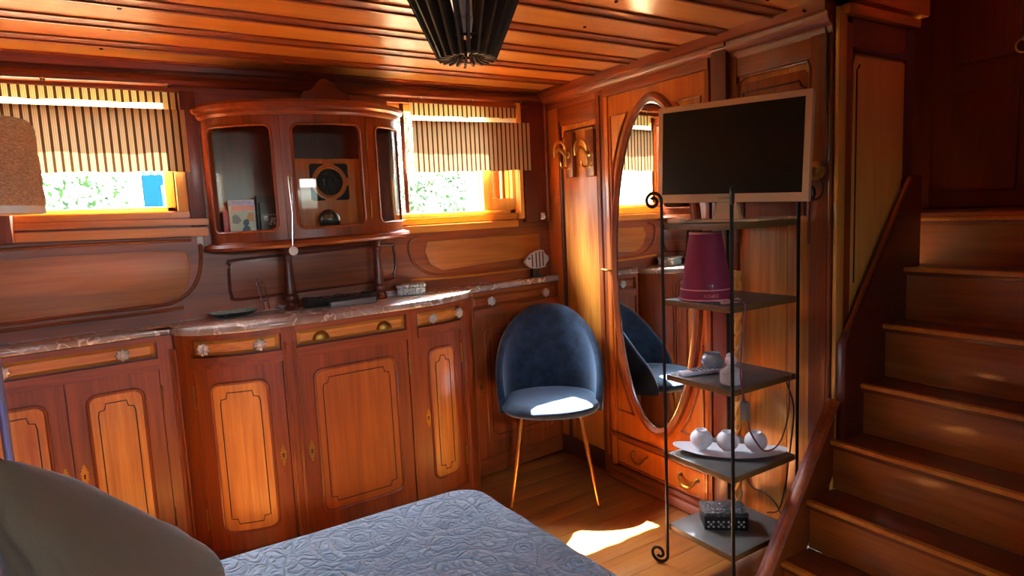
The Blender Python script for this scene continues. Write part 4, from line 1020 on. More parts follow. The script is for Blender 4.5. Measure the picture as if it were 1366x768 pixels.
# ================================================================== WARDROBE WITH OVAL MIRROR
wd = T('wardrobe', 'built-in wardrobe with an oval mirror door and a drawer below it', 'wardrobe', (W, 2.075, 0))
Y_L, Y_R = 2.398, 1.76
def wp(name, y0, y1, z0, z1, d0, d1, mat, parent=None, bev=.004, label=None):
    bm = bm_(); box(bm, (W - d1, y0, z0), (W - d0, y1, z1), bev); return wd.part(name, bm, mat, parent, label)
wp('frame_stile', Y_L - .028, Y_L, .02, 1.945, -.005, .026, 'orangeZ'); wp('frame_stile', Y_R, Y_R + .022, .02, 1.945, -.005, .026, 'mahZ')
wp('frame_head', Y_R, Y_L, 1.885, 1.95, -.005, .030, 'mahY')
dz0, dz1 = .235, 1.885
dr = wp('door', Y_R + .024, Y_L - .03, dz0, dz1, -.004, .020, 'orangeZ')
OC = (2.082, (onx(869, 124, W).z + onx(884, 581, W).z) / 2); OB = (onx(869, 124, W).z - onx(884, 581, W).z) / 2; OA = .285
def oval(a, b, n=64): return [(OC[0] + a * math.cos(2 * PI * k / n), OC[1] + b * math.sin(2 * PI * k / n)) for k in range(n)]
bm = bm_(); prism(bm, [(W - .021, y, z) for y, z in oval(OA - .04, OB - .04)], (-.006, 0, 0)); wd.part('mirror', bm, 'mirror', dr, 'oval mirror glass', smooth=False)
bm = bm_(); V = []
for a in [2 * PI * k / 72 for k in range(72)]:
    V.append([bm.verts.new((W - d, OC[1] * 0 + OC[0] + (OA - i) * math.cos(a), OC[1] + (OB - i) * math.sin(a))) for i, d in ((0, .019), (0, .026), (.008, .036), (.022, .040), (.030, .034), (.038, .031), (.044, .026), (.044, .019))])
for i in range(72):
    A, Bq = V[i], V[(i + 1) % 72]
    for k in range(8): bm.faces.new((A[k], Bq[k], Bq[(k + 1) % 8], A[(k + 1) % 8]))
wd.part('oval_frame', bm, 'mahZ', dr, 'raised oval moulding', angle=30)
bm = bm_(); tube(bm, [(W - .028, y, z) for y, z in oval(OA - .043, OB - .043)], .004, 8, True); wd.part('mirror_bevel', bm, 'chrome', dr)
# curved spandrel mouldings in the door corners
for sy in (-1, 1):
    for sz in (-1, 1):
        ye = OC[0] + sy * (OA - .012); zc_ = OC[1]
        arc = [(OC[0] + sy * (OA + .035) * math.cos(a), zc_ + sz * (OB + .03) * math.sin(a)) for a in [math.radians(q) for q in range(22, 66, 4)]]
        arc = [(min(max(y, Y_R + .045), Y_L - .05), z) for y, z in arc]
        corner = (Y_L - .05 if sy > 0 else Y_R + .045, arc[-1][1]); cl = [corner] + arc
        bm = bm_(); prism(bm, [(W - .019, y, z) for y, z in cl], (-.005, 0, 0), bev=.002); wd.part('spandrel', bm, 'goldZ' if sz > 0 else 'orangeZ', dr)
        bm = bm_(); tube(bm, [(W - .024, y, z) for y, z in cl], .005, 8, True); wd.part('spandrel_bead', bm, 'mahZ', dr)
# door handle with plate
p = onx(818, 360, W - .022)
bm = bm_(); prism(bm, [(W - .020, p.y + a * .014, p.z + b * .05) for a, b in ((0, 1), (.7, .8), (.5, .5), (1, .2), (.8, 0), (1, -.3), (.5, -.6), (.7, -.85), (0, -1.05), (-.7, -.85), (-.5, -.6), (-1, -.3), (-.8, 0), (-1, .2), (-.5, .5), (-.7, .8))], (-.004, 0, 0))
tube(bm, catmull([(W - .024, p.y, p.z), (W - .05, p.y, p.z), (W - .055, p.y + .02, p.z + .002), (W - .055, p.y + .05, p.z + .004)], 4), [.005] * 12 + [.004], 8)
wd.part('handle', bm, 'brass_old', dr, 'aged brass lever on an ornate plate')
# drawer
db0, db1 = .075, .215
wp('drawer_rail', Y_R, Y_L, .215, .238, -.005, .034, 'mahY', bev=.006)
dw = wp('drawer', Y_R + .03, Y_L - .03, db0, db1, -.004, .022, 'orangeZ')
bm = bm_()
tube(bm, [(W - .022, y, z) for y, z in ((Y_R + .04, db0 + .01), (Y_L - .04, db0 + .01), (Y_L - .04, db1 - .01), (Y_R + .04, db1 - .01))], .004, 8, True); wd.part('drawer_bead', bm, 'mahY', dw)
for px, py in ((853, 614), (918, 644)):
    p = onx(px, py, W - .03); k = .048; bm = bm_()
    P = [(W - .022, p.y + k, p.z + .025), (W - .040, p.y + k, p.z + .024), (W - .046, p.y + k * .85, p.z + .008), (W - .048, p.y + k * .45, p.z - .010), (W - .050, p.y, p.z - .014), (W - .048, p.y - k * .45, p.z - .010), (W - .046, p.y - k * .85, p.z + .008), (W - .040, p.y - k, p.z + .024), (W - .022, p.y - k, p.z + .025)]
    C_ = catmull(P, 5); tube(bm, C_, [.0035 + .003 * math.sin(PI * i / (len(C_) - 1)) ** 4 + .0016 * abs(math.sin(i * .9)) for i in range(len(C_))], 8)
    for e in (k, -k): lathe(bm, [(.011, 0), (.011, .002), (.006, .006), (.007, .012), (.004, .016), (.0, .017)], (W - .022, p.y + e, p.z + .025), 12, 'X')
    wd.part('drawer_handle', bm, 'brass_old', dw, 'swan-neck brass handle')
# plinth mouldings
bm = bm_(); prof = [(0, .0), (.05, .0), (.054, .012), (.046, .026), (.034, .04), (.034, .055), (.026, .066), (.01, .072), (0, .072)]
V = [[bm.verts.new((W - a, y, b)) for a, b in prof] for y in (Y_L, Y_R)]
for k in range(len(prof)): bm.faces.new((V[0][k], V[1][k], V[1][(k + 1) % len(prof)], V[0][(k + 1) % len(prof)]))
bm.faces.new(V[0]); bm.faces.new(V[1][::-1]); wd.part('plinth', bm, 'mahY', angle=30)

# ================================================================== COAT HOOKS
def hook(label, pxs, pys):
    """wooden plaque with a brass hook"""
    c = onx(pxs, pys, W - .012); t = T('coat_hook', label, 'coat hook', (W - .006, c.y, c.z), 'brass coat hooks')
    bm = bm_(); box(bm, (-.028, -.032, -.115), (.0, .032, .115), .006); t.part('plaque', bm, 'mahZ', local=True, label='mahogany plaque')
    bm = bm_()
    arc = [(-.03, .0, .005), (-.05, .0, .012)] + [(-.05 - .052 * (1 - math.cos(a)) , 0, .012 + .058 * math.sin(a)) for a in [math.radians(q) for q in range(20, 181, 20)]] + [(-.150, .0, -.012)]
    C_ = catmull(arc, 3); tube(bm, C_, [.006 + .003 * math.sin(PI * i / len(C_)) for i in range(len(C_))], 10)
    arc = [(-.152, 0, -.010), (-.138, 0, .012), (-.115, 0, .026), (-.09, 0, .022), (-.065, 0, .004), (-.035, 0, -.004)]
    C_ = catmull(arc, 4); tube(bm, C_, [.005 + .006 * math.sin(PI * i / len(C_)) for i in range(len(C_))], 10)
    lathe(bm, [(.0, -.05), (.006, -.048), (.009, -.03), (.006, -.02), (.006, .0), (.012, .004), (.010, .012), (.0, .016)], (-.05, 0, -.008), 12)
    tube(bm, catmull([(-.03, 0, -.065), (-.05, 0, -.068), (-.075, 0, -.07), (-.095, 0, -.058), (-.10, 0, -.040)], 4), .0042, 8)
    tube(bm, catmull([(-.03, 0, -.065), (-.045, -.02, -.068), (-.06, -.045, -.068), (-.066, -.058, -.05)], 4), .0038, 8)
    lathe(bm, [(.018, 0), (.018, .003), (.008, .005), (.008, .024), (.0, .025)], (-.027, 0, .0), 14, 'X')
    lathe(bm, [(.010, 0), (.010, .003), (.006, .005), (.006, .024), (.0, .025)], (-.027, 0, -.065), 12, 'X')
    bmesh.ops.scale(bm, vec=(.72, .85, .95), verts=bm.verts); bmesh.ops.translate(bm, verts=bm.verts, vec=(-.0075, 0, 0))
    t.part('hook', bm, 'brass', local=True, label='curved polished brass hook')
    return t
hook('brass coat hook on the plaque nearer the corner', 762.5, 207)
hook('brass coat hook on the plaque nearer the mirror door', 790.5, 204)

# rope pole between wardrobe and boarded panel
yr = 1.62
bm = bm_()
for k in range(2):
    tube(bm, [(W - .035 + .009 * math.cos(a + k * PI), yr + .009 * math.sin(a + k * PI), .09 + a * .0180) for a in [i * .35 for i in range(160)]], .009, 6)
single('rope_post', bm, 'honey', 'twisted rope-carved golden post on the wall behind the shelf tower', 'post', (W - .035, yr, .09))

# ================================================================== SHELF TOWER
SX0, SX1, SY0, SY1 = 1.67, 2.02, 1.34, 1.642
lv = [1.293, 1.022, .744, .444, .166]
tw = T('shelf_tower', 'tall wrought iron shelf tower with five square dark shelves', 'shelf', (1.845, 1.49, 0))
for z in lv:
    bm = bm_(); box(bm, (SX0 + .004, SY0 + .004, z - .022), (SX1 - .004, SY1 - .004, z), .003)
    for f in bm.faces:
        f.normal_update()
        if abs(f.normal.z) < .7: f.material_index = 1
    tw.part('shelf', bm, ['slate', 'oldboard'])
def scroll(bm, c, d, up=1, r0=.034):
    """spiral from the pole top at c, curling in direction d"""
    d = Vector(d).normalized(); P = []
    cx = c + d * r0
    for i in range(46):
        a = PI - i * .19 * 1.0; r = r0 * (1 - .016 * i)
        P.append(cx + d * (r * math.cos(a)) + Vector((0, 0, up * r * math.sin(a))))
    return P
for (x, y, d) in ((SX0, SY1, (-.35, 1, 0)), (SX0, SY0, (-1, -.9, 0)), (SX1, SY0, (1, -.5, 0)), (SX1, SY1, (.05, 1, 0))):
    top = Vector((x, y, 1.375)); bot = Vector((x, y, .045)); front = (x == SX0 and y == SY0)
    if x == SX1: d = (0, -1 if y == SY0 else 1, 0)
    up_s = scroll(None, top, d, 1, .033); dn = scroll(None, bot, d, -1, .036)
    dn = [p + Vector((0, 0, 0)) for p in dn]; low = min(p.z for p in dn); dn = [p + Vector((0, 0, .0065 - low)) for p in dn]
    P = dn[::-1] + [Vector((x, y, dn[0].z + .02))] + [Vector((x, y, z)) for z in (.3, .6, .9, 1.2)] + up_s
    bm = bm_(); tube(bm, P, .006, 8); tw.part('pole', bm, 'iron', label='thin iron pole with curled ends')
# television on the top shelf
tvc = Vector((1.815, 1.475, 0)); ta = math.radians(-78.5)
tv = T('television', 'small flat television with a pale frame on the top shelf', 'television', (tvc.x, tvc.y, lv[0] + .0005), rotz=ta)
tw_, th2, tz = .552, .345, .238 - .0
bm = bm_(); box(bm, (-tw_ / 2, -.012, tz - th2 / 2), (tw_ / 2, .012, tz + th2 / 2), .005); bm.transform(Matrix.Translation((0, 0, 0)))
body = tv.part('bezel', bm, 'cream', local=True)
bm = bm_(); box(bm, (-tw_ / 2 + .021, -.0128, tz - th2 / 2 + .03), (tw_ / 2 - .021, -.0105, tz + th2 / 2 - .021)); tv.part('screen', bm, 'screen', local=True, label='dark blank screen', smooth=False)
bm = bm_(); box(bm, (-.17, .010, tz - .12), (.17, .04, tz + .11), .012); tv.part('rear_housing', bm, 'cream', local=True)
bm = bm_(); prism(bm, [(-.055, -.008, .006), (-.04, -.006, .03), (-.036, -.004, tz - th2 / 2 + .01), (.036, -.004, tz - th2 / 2 + .01), (.04, -.006, .03), (.055, -.008, .006)], (0, .02, 0), bev=.003); tv.part('stand_neck', bm, 'cream', local=True)
bm = bm_(); box(bm, (-.15, -.085, 0), (.15, .075, .009), .004); tv.part('stand_foot', bm, 'cream', local=True)
tv.part('logo', text_bm('THOMSON', .012, (0, -.0125, tz - th2 / 2 + .011), (1, 0, 0), (0, 0, 1)), 'grey_plastic', local=True, smooth=False)
for ob in tv.o.children: ob.rotation_euler = (0, math.radians(2.0), 0) if ob.name.startswith(('bezel', 'screen', 'rear', 'logo')) else (0, 0, 0)
# remote lying behind the stand foot at the left
p = Vector((1.73, 1.60, lv[0])); bm = bm_(); box(bm, (-.022, -.03, 0), (.022, .03, .016), .005)
o = single('slim_box', bm, 'cream', 'pale slim box left of the television foot on the top shelf', 'box', (0, 0, 0)); o.location = (1.705, 1.60, lv[0] + .0003)

# burgundy lampshade lying on the second shelf
z = lv[1]; lc = Vector((1.80, 1.535, z))
p_ = onx(947, 385, 1.80)
ls = T('lampshade', 'burgundy cone lampshade standing on the second shelf', 'lampshade', (1.776, 1.538, z + .003), rotz=math.atan2(-1.80, 1.50) + .77)
n = 40
def cone(bm, r0, r1, h0, h1, t=.002, mat=0):
    R_ = [[bm.verts.new((r * math.cos(2 * PI * k / n), r * math.sin(2 * PI * k / n), h)) for k in range(n)] for r, h in ((r0, h0), (r1, h1), (r1 - t, h1), (r0 - t, h0))]
    for a in range(4):
        for k in range(n): bm.faces.new((R_[a][k], R_[a][(k + 1) % n], R_[(a + 1) % 4][(k + 1) % n], R_[(a + 1) % 4][k])).material_index = mat
RB, RT, H = .093, .055, .232
rat = lambda h: RB + (RT - RB) * h / H
bm = bm_(); cone(bm, RB, RT, 0, H); ls.part('fabric_cone', bm, 'shade_red', local=True)
bm = bm_(); cone(bm, rat(.034) + .0012, rat(.038) + .0012, .034, .038, .003); ls.part('trim_line', bm, 'pink_line', local=True)
bm = bm_(); cone(bm, RT + .002, RT + .001, H - .004, H + .003, .005); ls.part('rim', bm, 'pink_line', local=True)
bm = bm_(); cone(bm, RB + .0015, RB + .001, 0, .004, .004); ls.part('rim', bm, 'pink_line', local=True)
for word, h, m_ in (('ROUGES', .046, 'bk_brown'), ('ROUGE', .012, 'bk_flower')):
    tb = text_bm(word, .016, (0, 0, 0), (1, 0, 0), (0, 0, 1), .0004)
    for v in tb.verts:
        hh = h + v.co.z; a = -PI / 2 - .55 + v.co.x / RB; r = rat(hh) + .0012 + (v.co.y > 0) * .0003
        v.co = Vector((r * math.cos(a), r * math.sin(a), hh))
    ls.part('lettering', tb, m_, local=True, smooth=False)
# papers with plum ribbon
bm = bm_(); prism(bm, [(SX0 + .02, SY0 + .20, z + .0006), (SX0 + .06, SY0 + .275, z + .0006), (SX0 + .16, SY0 + .18, z + .0006), (SX0 + .10, SY0 + .08, z + .0006)], (0, 0, .0012)); prism(bm, [(SX0 + .02, SY0 + .06, z + .002), (SX0 + .06, SY0 + .10, z + .003), (SX0 + .12, SY0 + .07, z + .012), (SX0 + .08, SY0 + .02, z + .008)], (0, 0, .001))
single('leaflet', bm, 'paper', 'folded white leaflet half under the burgundy lampshade', 'paper', (SX0 + .1, SY0 + .17, z), smooth=False)
# third shelf: bowl, remote, bottle
z = lv[2]
def at_shelf(px, py, z): return onz(px, py, z)
p = at_shelf(950, 492, z)
bm = bm_(); lathe(bm, [(.0, 0), (.022, 0), (.024, .006), (.038, .022), (.042, .036), (.037, .050), (.027, .057), (.029, .062), (.026, .061), (.024, .055), (.034, .046), (.037, .034), (.03, .016), (.0, .010)], (p.x, p.y, z + .0003), 32)
single('small_bowl', bm, 'ceramic_blue', 'small round grey glazed bowl at the back of the third shelf', 'bowl', (p.x, p.y, z))
pa, pb = at_shelf(908, 501, z), at_shelf(966, 494, z); d = (pb - pa); an = math.atan2(d.y, d.x); L_ = min(.19, d.length)
rm = T('remote_control', 'white remote control lying on the third shelf in front of the bowl', 'remote control', (pa.x + math.cos(an) * L_ / 2, pa.y + math.sin(an) * L_ / 2, z + .0005), rotz=an)
bm = bm_(); box(bm, (-L_ / 2, -.022, 0), (L_ / 2, .022, .014), .006); rm.part('case', bm, 'ceramic', local=True)
for i in range(8):
    for j in range(3):
        bm = bm_(); box(bm, (-L_ / 2 + .04 + i * .017, -.016 + j * .012, .0135), (-L_ / 2 + .05 + i * .017, -.009 + j * .012, .0165), .001); rm.part('button', bm, 'grey_plastic', local=True)
p = at_shelf(975, 511, z)
bt = T('glass_bottle', 'squat pale glass bottle with a stopper at the front of the third shelf', 'bottle', (p.x, p.y, z + .0003), rotz=.5)
bm = bm_()
prof = [(.0, 0), (.034, 0), (.037, .004), (.037, .042), (.034, .048), (.018, .056), (.016, .060), (.016, .072)]
lathe(bm, prof, (0, 0, 0), 28); bt.part('flask', bm, 'bottle_glass', local=True)
bm = bm_(); lathe(bm, [(.0, .070), (.018, .070), (.019, .075), (.019, .086), (.014, .092), (.016, .096), (.010, .104), (.0, .105)], (0, 0, 0), 20); bt.part('stopper', bm, 'ceramic', local=True)
# fourth shelf: boat-shaped platter with three ball vases
z = lv[3]
pa, pb = onz(908, 586, z + .03), onz(1058, 600, z + .03)
pc = onz(980, 603, z); ax = (pb - pa); ax.z = 0; LN = .40; an = math.atan2(ax.y, ax.x)
pm = (pa + pb) / 2; an = math.radians(-47)
pf = T('platter', 'long white boat-shaped platter overhanging the fourth shelf', 'platter', (1.845, 1.497, z + .0005), rotz=an)
bm = bm_()
def plat(u, v, t=0):
    x = u * 2 - 1; w = .075 * math.sqrt(max(0, 1 - x * x * .97)); q = v * 2 - 1
    return Vector((x * LN / 2 * (1 + t), q * w * (1 + t), .004 + .026 * abs(x) ** 2.2 + .010 * q * q * (1 - x * x) - t * .25))
grid(bm, lambda u, v: plat(u, v), 40, 10)
bmesh.ops.solidify(bm, geom=list(bm.faces), thickness=-.004); zmin = min(v.co.z for v in bm.verts); bmesh.ops.translate(bm, verts=bm.verts, vec=(0, 0, -zmin)); pf.part('dish', bm, 'ceramic', local=True)
def vase(label, loc, rz):
    t = T('ball_vase', label, 'vase', loc, 'round white vases on the platter', rotz=rz)
    R = .040
    bm = bm_(); lathe(bm, [(.0, 0), (.018, 0)] + [(R * math.cos(a), R * .92 + R * .92 * math.sin(a)) for a in [math.radians(q) for q in range(-60, 61, 10)]] + [(.019, R * 1.76), (.021, R * 1.80), (.018, R * 1.80), (.016, R * 1.7), (.0, R * 1.5)], (0, 0, 0), 32); t.part('body', bm, 'ceramic', local=True)
    bm = bm_(); rng = random.Random(int(rz * 100))
    for k in range(3):
        P = []
        for i in range(14):
            a = -2.4 + i * .13 + .1 * k; el = .25 * math.sin(i * 1.1 + k) + .3 - .28 * k; r = R + .0002
            P.append((r * math.cos(el) * math.cos(a), r * math.cos(el) * math.sin(a), R * .92 + r * .92 * math.sin(el)))
        tube(bm, catmull(P, 2), .0009, 5)
    t.part('relief', bm, 'ceramic', local=True)
    return t
dx, dy = math.cos(an), math.sin(an)
for k, (off_, lab) in enumerate(((-.098, 'round white vase on the platter, nearest the mirror'), (-.005, 'middle one of the three round white vases on the platter'), (.092, 'round white vase on the platter, nearest the stairs'))):
    vase(lab, (1.845 + dx * off_, 1.497 + dy * off_, z + .0105 + .012 * abs(off_ / .2) ** 2), .3 + k * .9)
# bottom shelf: carved box
z = lv[4]; p = onz(966, 703, z)
cb = T('carved_box', 'dark carved trinket box on the lowest shelf', 'box', (p.x + .02, p.y + .02, z + .0005), rotz=math.radians(-38))
bm = bm_(); box(bm, (-.078, -.05, 0), (.078, .05, .05), .003); cb.part('box_body', bm, 'black', local=True)
bm = bm_(); box(bm, (-.08, -.052, .05), (.08, .052, .066), .003); cb.part('lid', bm, 'carved', local=True, label='carved grey lid')
bm = bm_()
for k in range(4):
    for i in range(3):
        for j in range(3):
            if (i + j) % 2 == 0:
                cx_, cz_ = -.055 + k * .036 + (i - 1) * .009, .022 + (j - 1) * .009
                prism(bm, [(cx_, -.0505, cz_ - .005), (cx_ + .005, -.0505, cz_), (cx_, -.0505, cz_ + .005), (cx_ - .005, -.0505, cz_)], (0, -.0006, 0))
cb.part('inlay', bm, 'zebra_light', local=True, smooth=False)
# cables
def cable(name, label, pts, r, mat, extra=None, n=6):
    bm = bm_(); tube(bm, catmull(pts, n), r, 6)
    t = T(name, label, 'cable', pts[0]); t.part('wire', bm, mat)
    return t
xs = SX0 - .012
c_ = cable('lamp_cable', 'plum lamp cable with an inline switch looping down the shelf tower', [(SX0 + .05, SY0 + .055, lv[1] + .02), (SX0 + .045, SY0 + .03, lv[1] + .016), (SX0 + .05, SY0 - .010, lv[1] + .006), ony(991, 440, SY0 - .014), ony(988, 500, SY0 - .014), ony(994, 540, SY0 - .014), ony(998, 563, SY0 - .014), ony(1003, 580, SY0 - .016), ony(1020, 601, SY0 - .02), ony(1040, 590, SY0 - .018), ony(1052, 550, SY0 - .014), ony(1053, 510, SY0 - .014), ony(1056, 500, SY0 - .012)], .0028, 'cable_red')
p = ony(994, 548, SY0 - .018); bm = bm_(); box(bm, (p.x - .012, p.y - .012, p.z - .032), (p.x + .010, p.y + .012, p.z + .032), .004); c_.part('switch', bm, 'grey_plastic', label='grey inline switch')
cable('power_cable', 'dark cable hanging behind the lowest shelves to the floor', [(1.98, SY0 + .015, .715), (2.03, 1.36, .60), (2.045, 1.39, .40), (2.04, 1.40, .30), (2.03, 1.42, .20), (2.0, 1.45, .185)], .0028, 'cable_black')
cable('power_cable', 'dark cable curving against the boarded wall behind the vases', [(W - .03, 1.60, .42), (W - .03, 1.595, .30), (W - .03, 1.56, .235), (W - .03, 1.50, .23), (W - .035, 1.44, .20), (W - .04, 1.40, .12)], .0028, 'cable_black')
# wall cable and round brass bell push
p0 = onx(1070, 13, W - .06)
t = cable('wall_cable', 'dark cable running down the panelling from the ceiling to the round brass switch', [onx(1071, 14, W - .066), onx(1085, 18, W - .04), onx(1098, 30, W - .02), onx(1103, 50, W - .018), onx(1102, 110, W - .018), onx(1103, 150, W - .020), onx(1104, 190, W - .020), onx(1101, 215, W - .020), onx(1094, 226, W - .020)], .0035, 'cable_black')
p = onx(1089, 228, W - .014)
bp = T('bell_push', 'round brass wall switch beside the television', 'switch', (W - .014, p.y, p.z))
bm = bm_(); lathe(bm, [(.032, 0), (.033, .004), (.030, .010), (.020, .013), (.018, .011), (.0, .011)], (W - .014, p.y, p.z), 28, 'X'); bp.part('dome', bm, 'brass')
bm = bm_(); lathe(bm, [(.012, .010), (.012, .016), (.008, .019), (.0, .019)], (W - .014, p.y, p.z), 20, 'X'); bp.part('button', bm, 'brass_old')
cable('short_cable', 'short black cable loop below the round brass switch', [onx(1094, 238, W - .02), onx(1098, 250, W - .03), onx(1094, 262, W - .035), onx(1086, 266, W - .04), onx(1078, 262, W - .06)], .0032, 'cable_black')

# ================================================================== CHAIR
f_ = Vector((-.57, -.82, 0)).normalized()
rz = math.atan2(f_.y, f_.x) + PI / 2
cc = Vector((1.725, 2.455, 0))
ch = T('shell_chair', 'navy velvet shell chair with slim gold legs in the corner', 'chair', cc, rotz=rz)
bm = bm_()                                                     # seat cushion, front is local -Y
def seatf(u, v):
    a = 2 * PI * u; c, s_ = math.cos(a), math.sin(a)
    sx = math.copysign(abs(c) ** .85, c) * .236; sy = math.copysign(abs(s_) ** .85, s_) * .212
    prof = [(0, .480), (.5, .480), (.8, .477), (.93, .468), (1.0, .448), (1.0, .436), (.96, .424), (.85, .420), (0, .420)]
    i = int(round(v * 8)); r, h = prof[i]
    return Vector((sx * r, sy * r - .022, h))
grid(bm, seatf, 48, 8, closeu=True); ch.part('seat', bm, 'velvet', local=True, angle=60)
bm = bm_()
def shell(u, v):
    ph = (u * 2 - 1) * math.radians(106)                       # 0 = back
    e = abs(ph) / math.radians(106)
    top = .452 + .425 * (max(0, math.cos(e * PI / 2)) ** .75)
    # section loop: v 0..1 goes up the outside and down the inside
    k = v * 2 if v <= .5 else (1 - v) * 2; out = v <= .5
    h = .415 + (top - .415) * min(1, k / .96 if k < .96 else 1)
    th_ = .024 * (1 - .2 * e)
    hh = (h - .4) / .47
    ra, rb = .232 + .012 * math.sin(min(1, hh) * PI * .8), .215 + .075 * max(0, hh) ** 1.2 * max(0, math.cos(ph))
    off_ = (th_ if out else -th_) * (math.sqrt(max(0, 1 - ((k - .9) / .1) ** 2)) if k > .9 else 1)
    q = ra + off_ * .9, rb + off_ * .9
    pw = .88
    sx, cy = math.sin(ph), math.cos(ph)
    if abs(ph) > PI / 2: pass
    x = math.copysign(abs(sx) ** pw, sx) * q[0]; y = math.copysign(abs(cy) ** pw, cy) * q[1]
    if k > .96: h = top + (k - .96) * .2
    return Vector((x, y - .012, h))
V = grid(bm, shell, 56, 34)
for side in (0, -1):
    vs = V[side]
    for j in range(17):
        a, b2, c, d = vs[j], vs[j + 1], vs[33 - j], vs[34 - j]
        try: bm.faces.new((a, b2, c, d)) if b2 is not c else bm.faces.new((a, b2, d))
        except ValueError: pass
ch.part('backrest', bm, 'velvet', local=True, angle=70, label='rounded velvet shell back')
for sx in (-1, 1):
    for sy in (-1, 1):
        a = Vector((sx * .135, sy * .135 - .01, .422)); b2 = Vector((sx * .20, sy * .205 - .01, .006))
        bm = bm_(); tube(bm, [a, a.lerp(b2, .5), b2], [.012, .0105, .0075], 10); tube(bm, [b2 + Vector((0, 0, .006)), b2 + Vector((0, 0, -.006))], .009, 8); ch.part('leg', bm, 'gold_metal', local=True, label='slim gold leg')

# ================================================================== PENDANT LAMP
pc = Vector((.895, 1.62, 0)); zb_ = 1.762
pl_ = T('pendant_lamp', 'dark slatted wooden pendant lamp under the plank ceiling', 'lamp', (pc.x, pc.y, CZ))
pc = Vector((onz(623, 70, zb_ + .02).x, onz(623, 70, zb_ + .02).y, 0))
pl_.loc = Vector((pc.x, pc.y, CZ)); pl_.o.location = pl_.loc
nsl = 22; r0, r1 = .078, .165
for k in range(nsl):
    a = 2 * PI * k / nsl; ca, sa = math.cos(a), math.sin(a); w = .0125
    def pt(r, z, s_): return Vector((pc.x + r * ca - s_ * w * sa, pc.y + r * sa + s_ * w * ca, z))
    bm = bm_()
    sec = [(r0 - .022, zb_ + .006), (r0 - .004, zb_), (r1, 1.985), (r1 - .010, 1.985), (r0 - .010, zb_ + .014), (r0 - .022, zb_ + .014)]
    # slats stand edge-on, thin along the tangent
    w = .0032
    sec = [(r0 - .030, zb_ + .004), (r0, zb_), (r1 + .014, 1.985), (r1 - .030, 1.985), (r0 - .034, zb_ + .05), (r0 - .044, zb_ + .018)]
    prism(bm, [pt(r, z, -1) for r, z in sec], pt(0, 0, 1) - pt(0, 0, -1)); pl_.part('slat', bm, 'lampslat', smooth=False)
bm = bm_(); tube(bm, [(pc.x + (r0 + .003) * math.cos(a), pc.y + (r0 + .003) * math.sin(a), zb_ + .045) for a in [2 * PI * k / 40 for k in range(40)]], .0035, 6, True); pl_.part('ring', bm, 'iron')
bm = bm_(); tube(bm, [(pc.x + (r0 - .036) * math.cos(a), pc.y + (r0 - .036) * math.sin(a), zb_ + .016) for a in [2 * PI * k / 40 for k in range(40)]], .0035, 6, True); pl_.part('ring', bm, 'iron')
bm = bm_(); lathe(bm, [(.0, 1.975), (.19, 1.975), (.19, 1.999), (.0, 1.999)], (pc.x, pc.y, 0), 32); pl_.part('ceiling_plate', bm, 'lampslat')
bm = bm_(); lathe(bm, [(.0, 1.87), (.02, 1.87), (.02, 1.975), (.0, 1.975)], (pc.x, pc.y, 0), 16); bmesh.ops.create_uvsphere(bm, u_segments=16, v_segments=10, radius=.03, matrix=Matrix.Translation((pc.x, pc.y, 1.845))); pl_.part('bulb', bm, 'white')

# ================================================================== FLOOR LAMP AT THE LEFT
lx, ly = -.284, 2.10
fl = T('floor_lamp', 'floor lamp with a crumpled paper drum shade before the left window', 'lamp', (lx, ly, 0))
bm = bm_(); lathe(bm, [(.0, 0), (.12, 0), (.12, .012), (.02, .022), (.0, .022)], (lx, ly, 0), 28); fl.part('base', bm, 'silver_pole')
bm = bm_(); tube(bm, [(lx, ly, .02), (lx, ly, 1.50)], .011, 12); fl.part('pole', bm, 'silver_pole')
bm = bm_()
def drum(u, v):
    a = 2 * PI * u; z = 1.425 + .225 * v; r = .150 - .006 * v
    r -= .012 * max(0, (abs(v - .5) - .42) / .08) ** 2
    r += .0025 * math.sin(a * 23 + v * 31) * math.sin(v * 47 + a * 7)
    return Vector((lx + r * math.cos(a), ly + r * math.sin(a), z))
grid(bm, drum, 96, 28, closeu=True); fl.part('shade', bm, 'paper_shade', label='crumpled paper drum shade', angle=80)
bm = bm_(); lathe(bm, [(.146, 1.412), (.149, 1.412), (.149, 1.430), (.146, 1.430), (.146, 1.412)], (lx, ly, 0), 40); fl.part('shade_rim', bm, 'white')
bm = bm_()
for k in range(3): a = 2 * PI * k / 3; tube(bm, [(lx, ly, 1.50), (lx + .145 * math.cos(a), ly + .145 * math.sin(a), 1.50)], .002, 6)
fl.part('spider', bm, 'silver_pole')

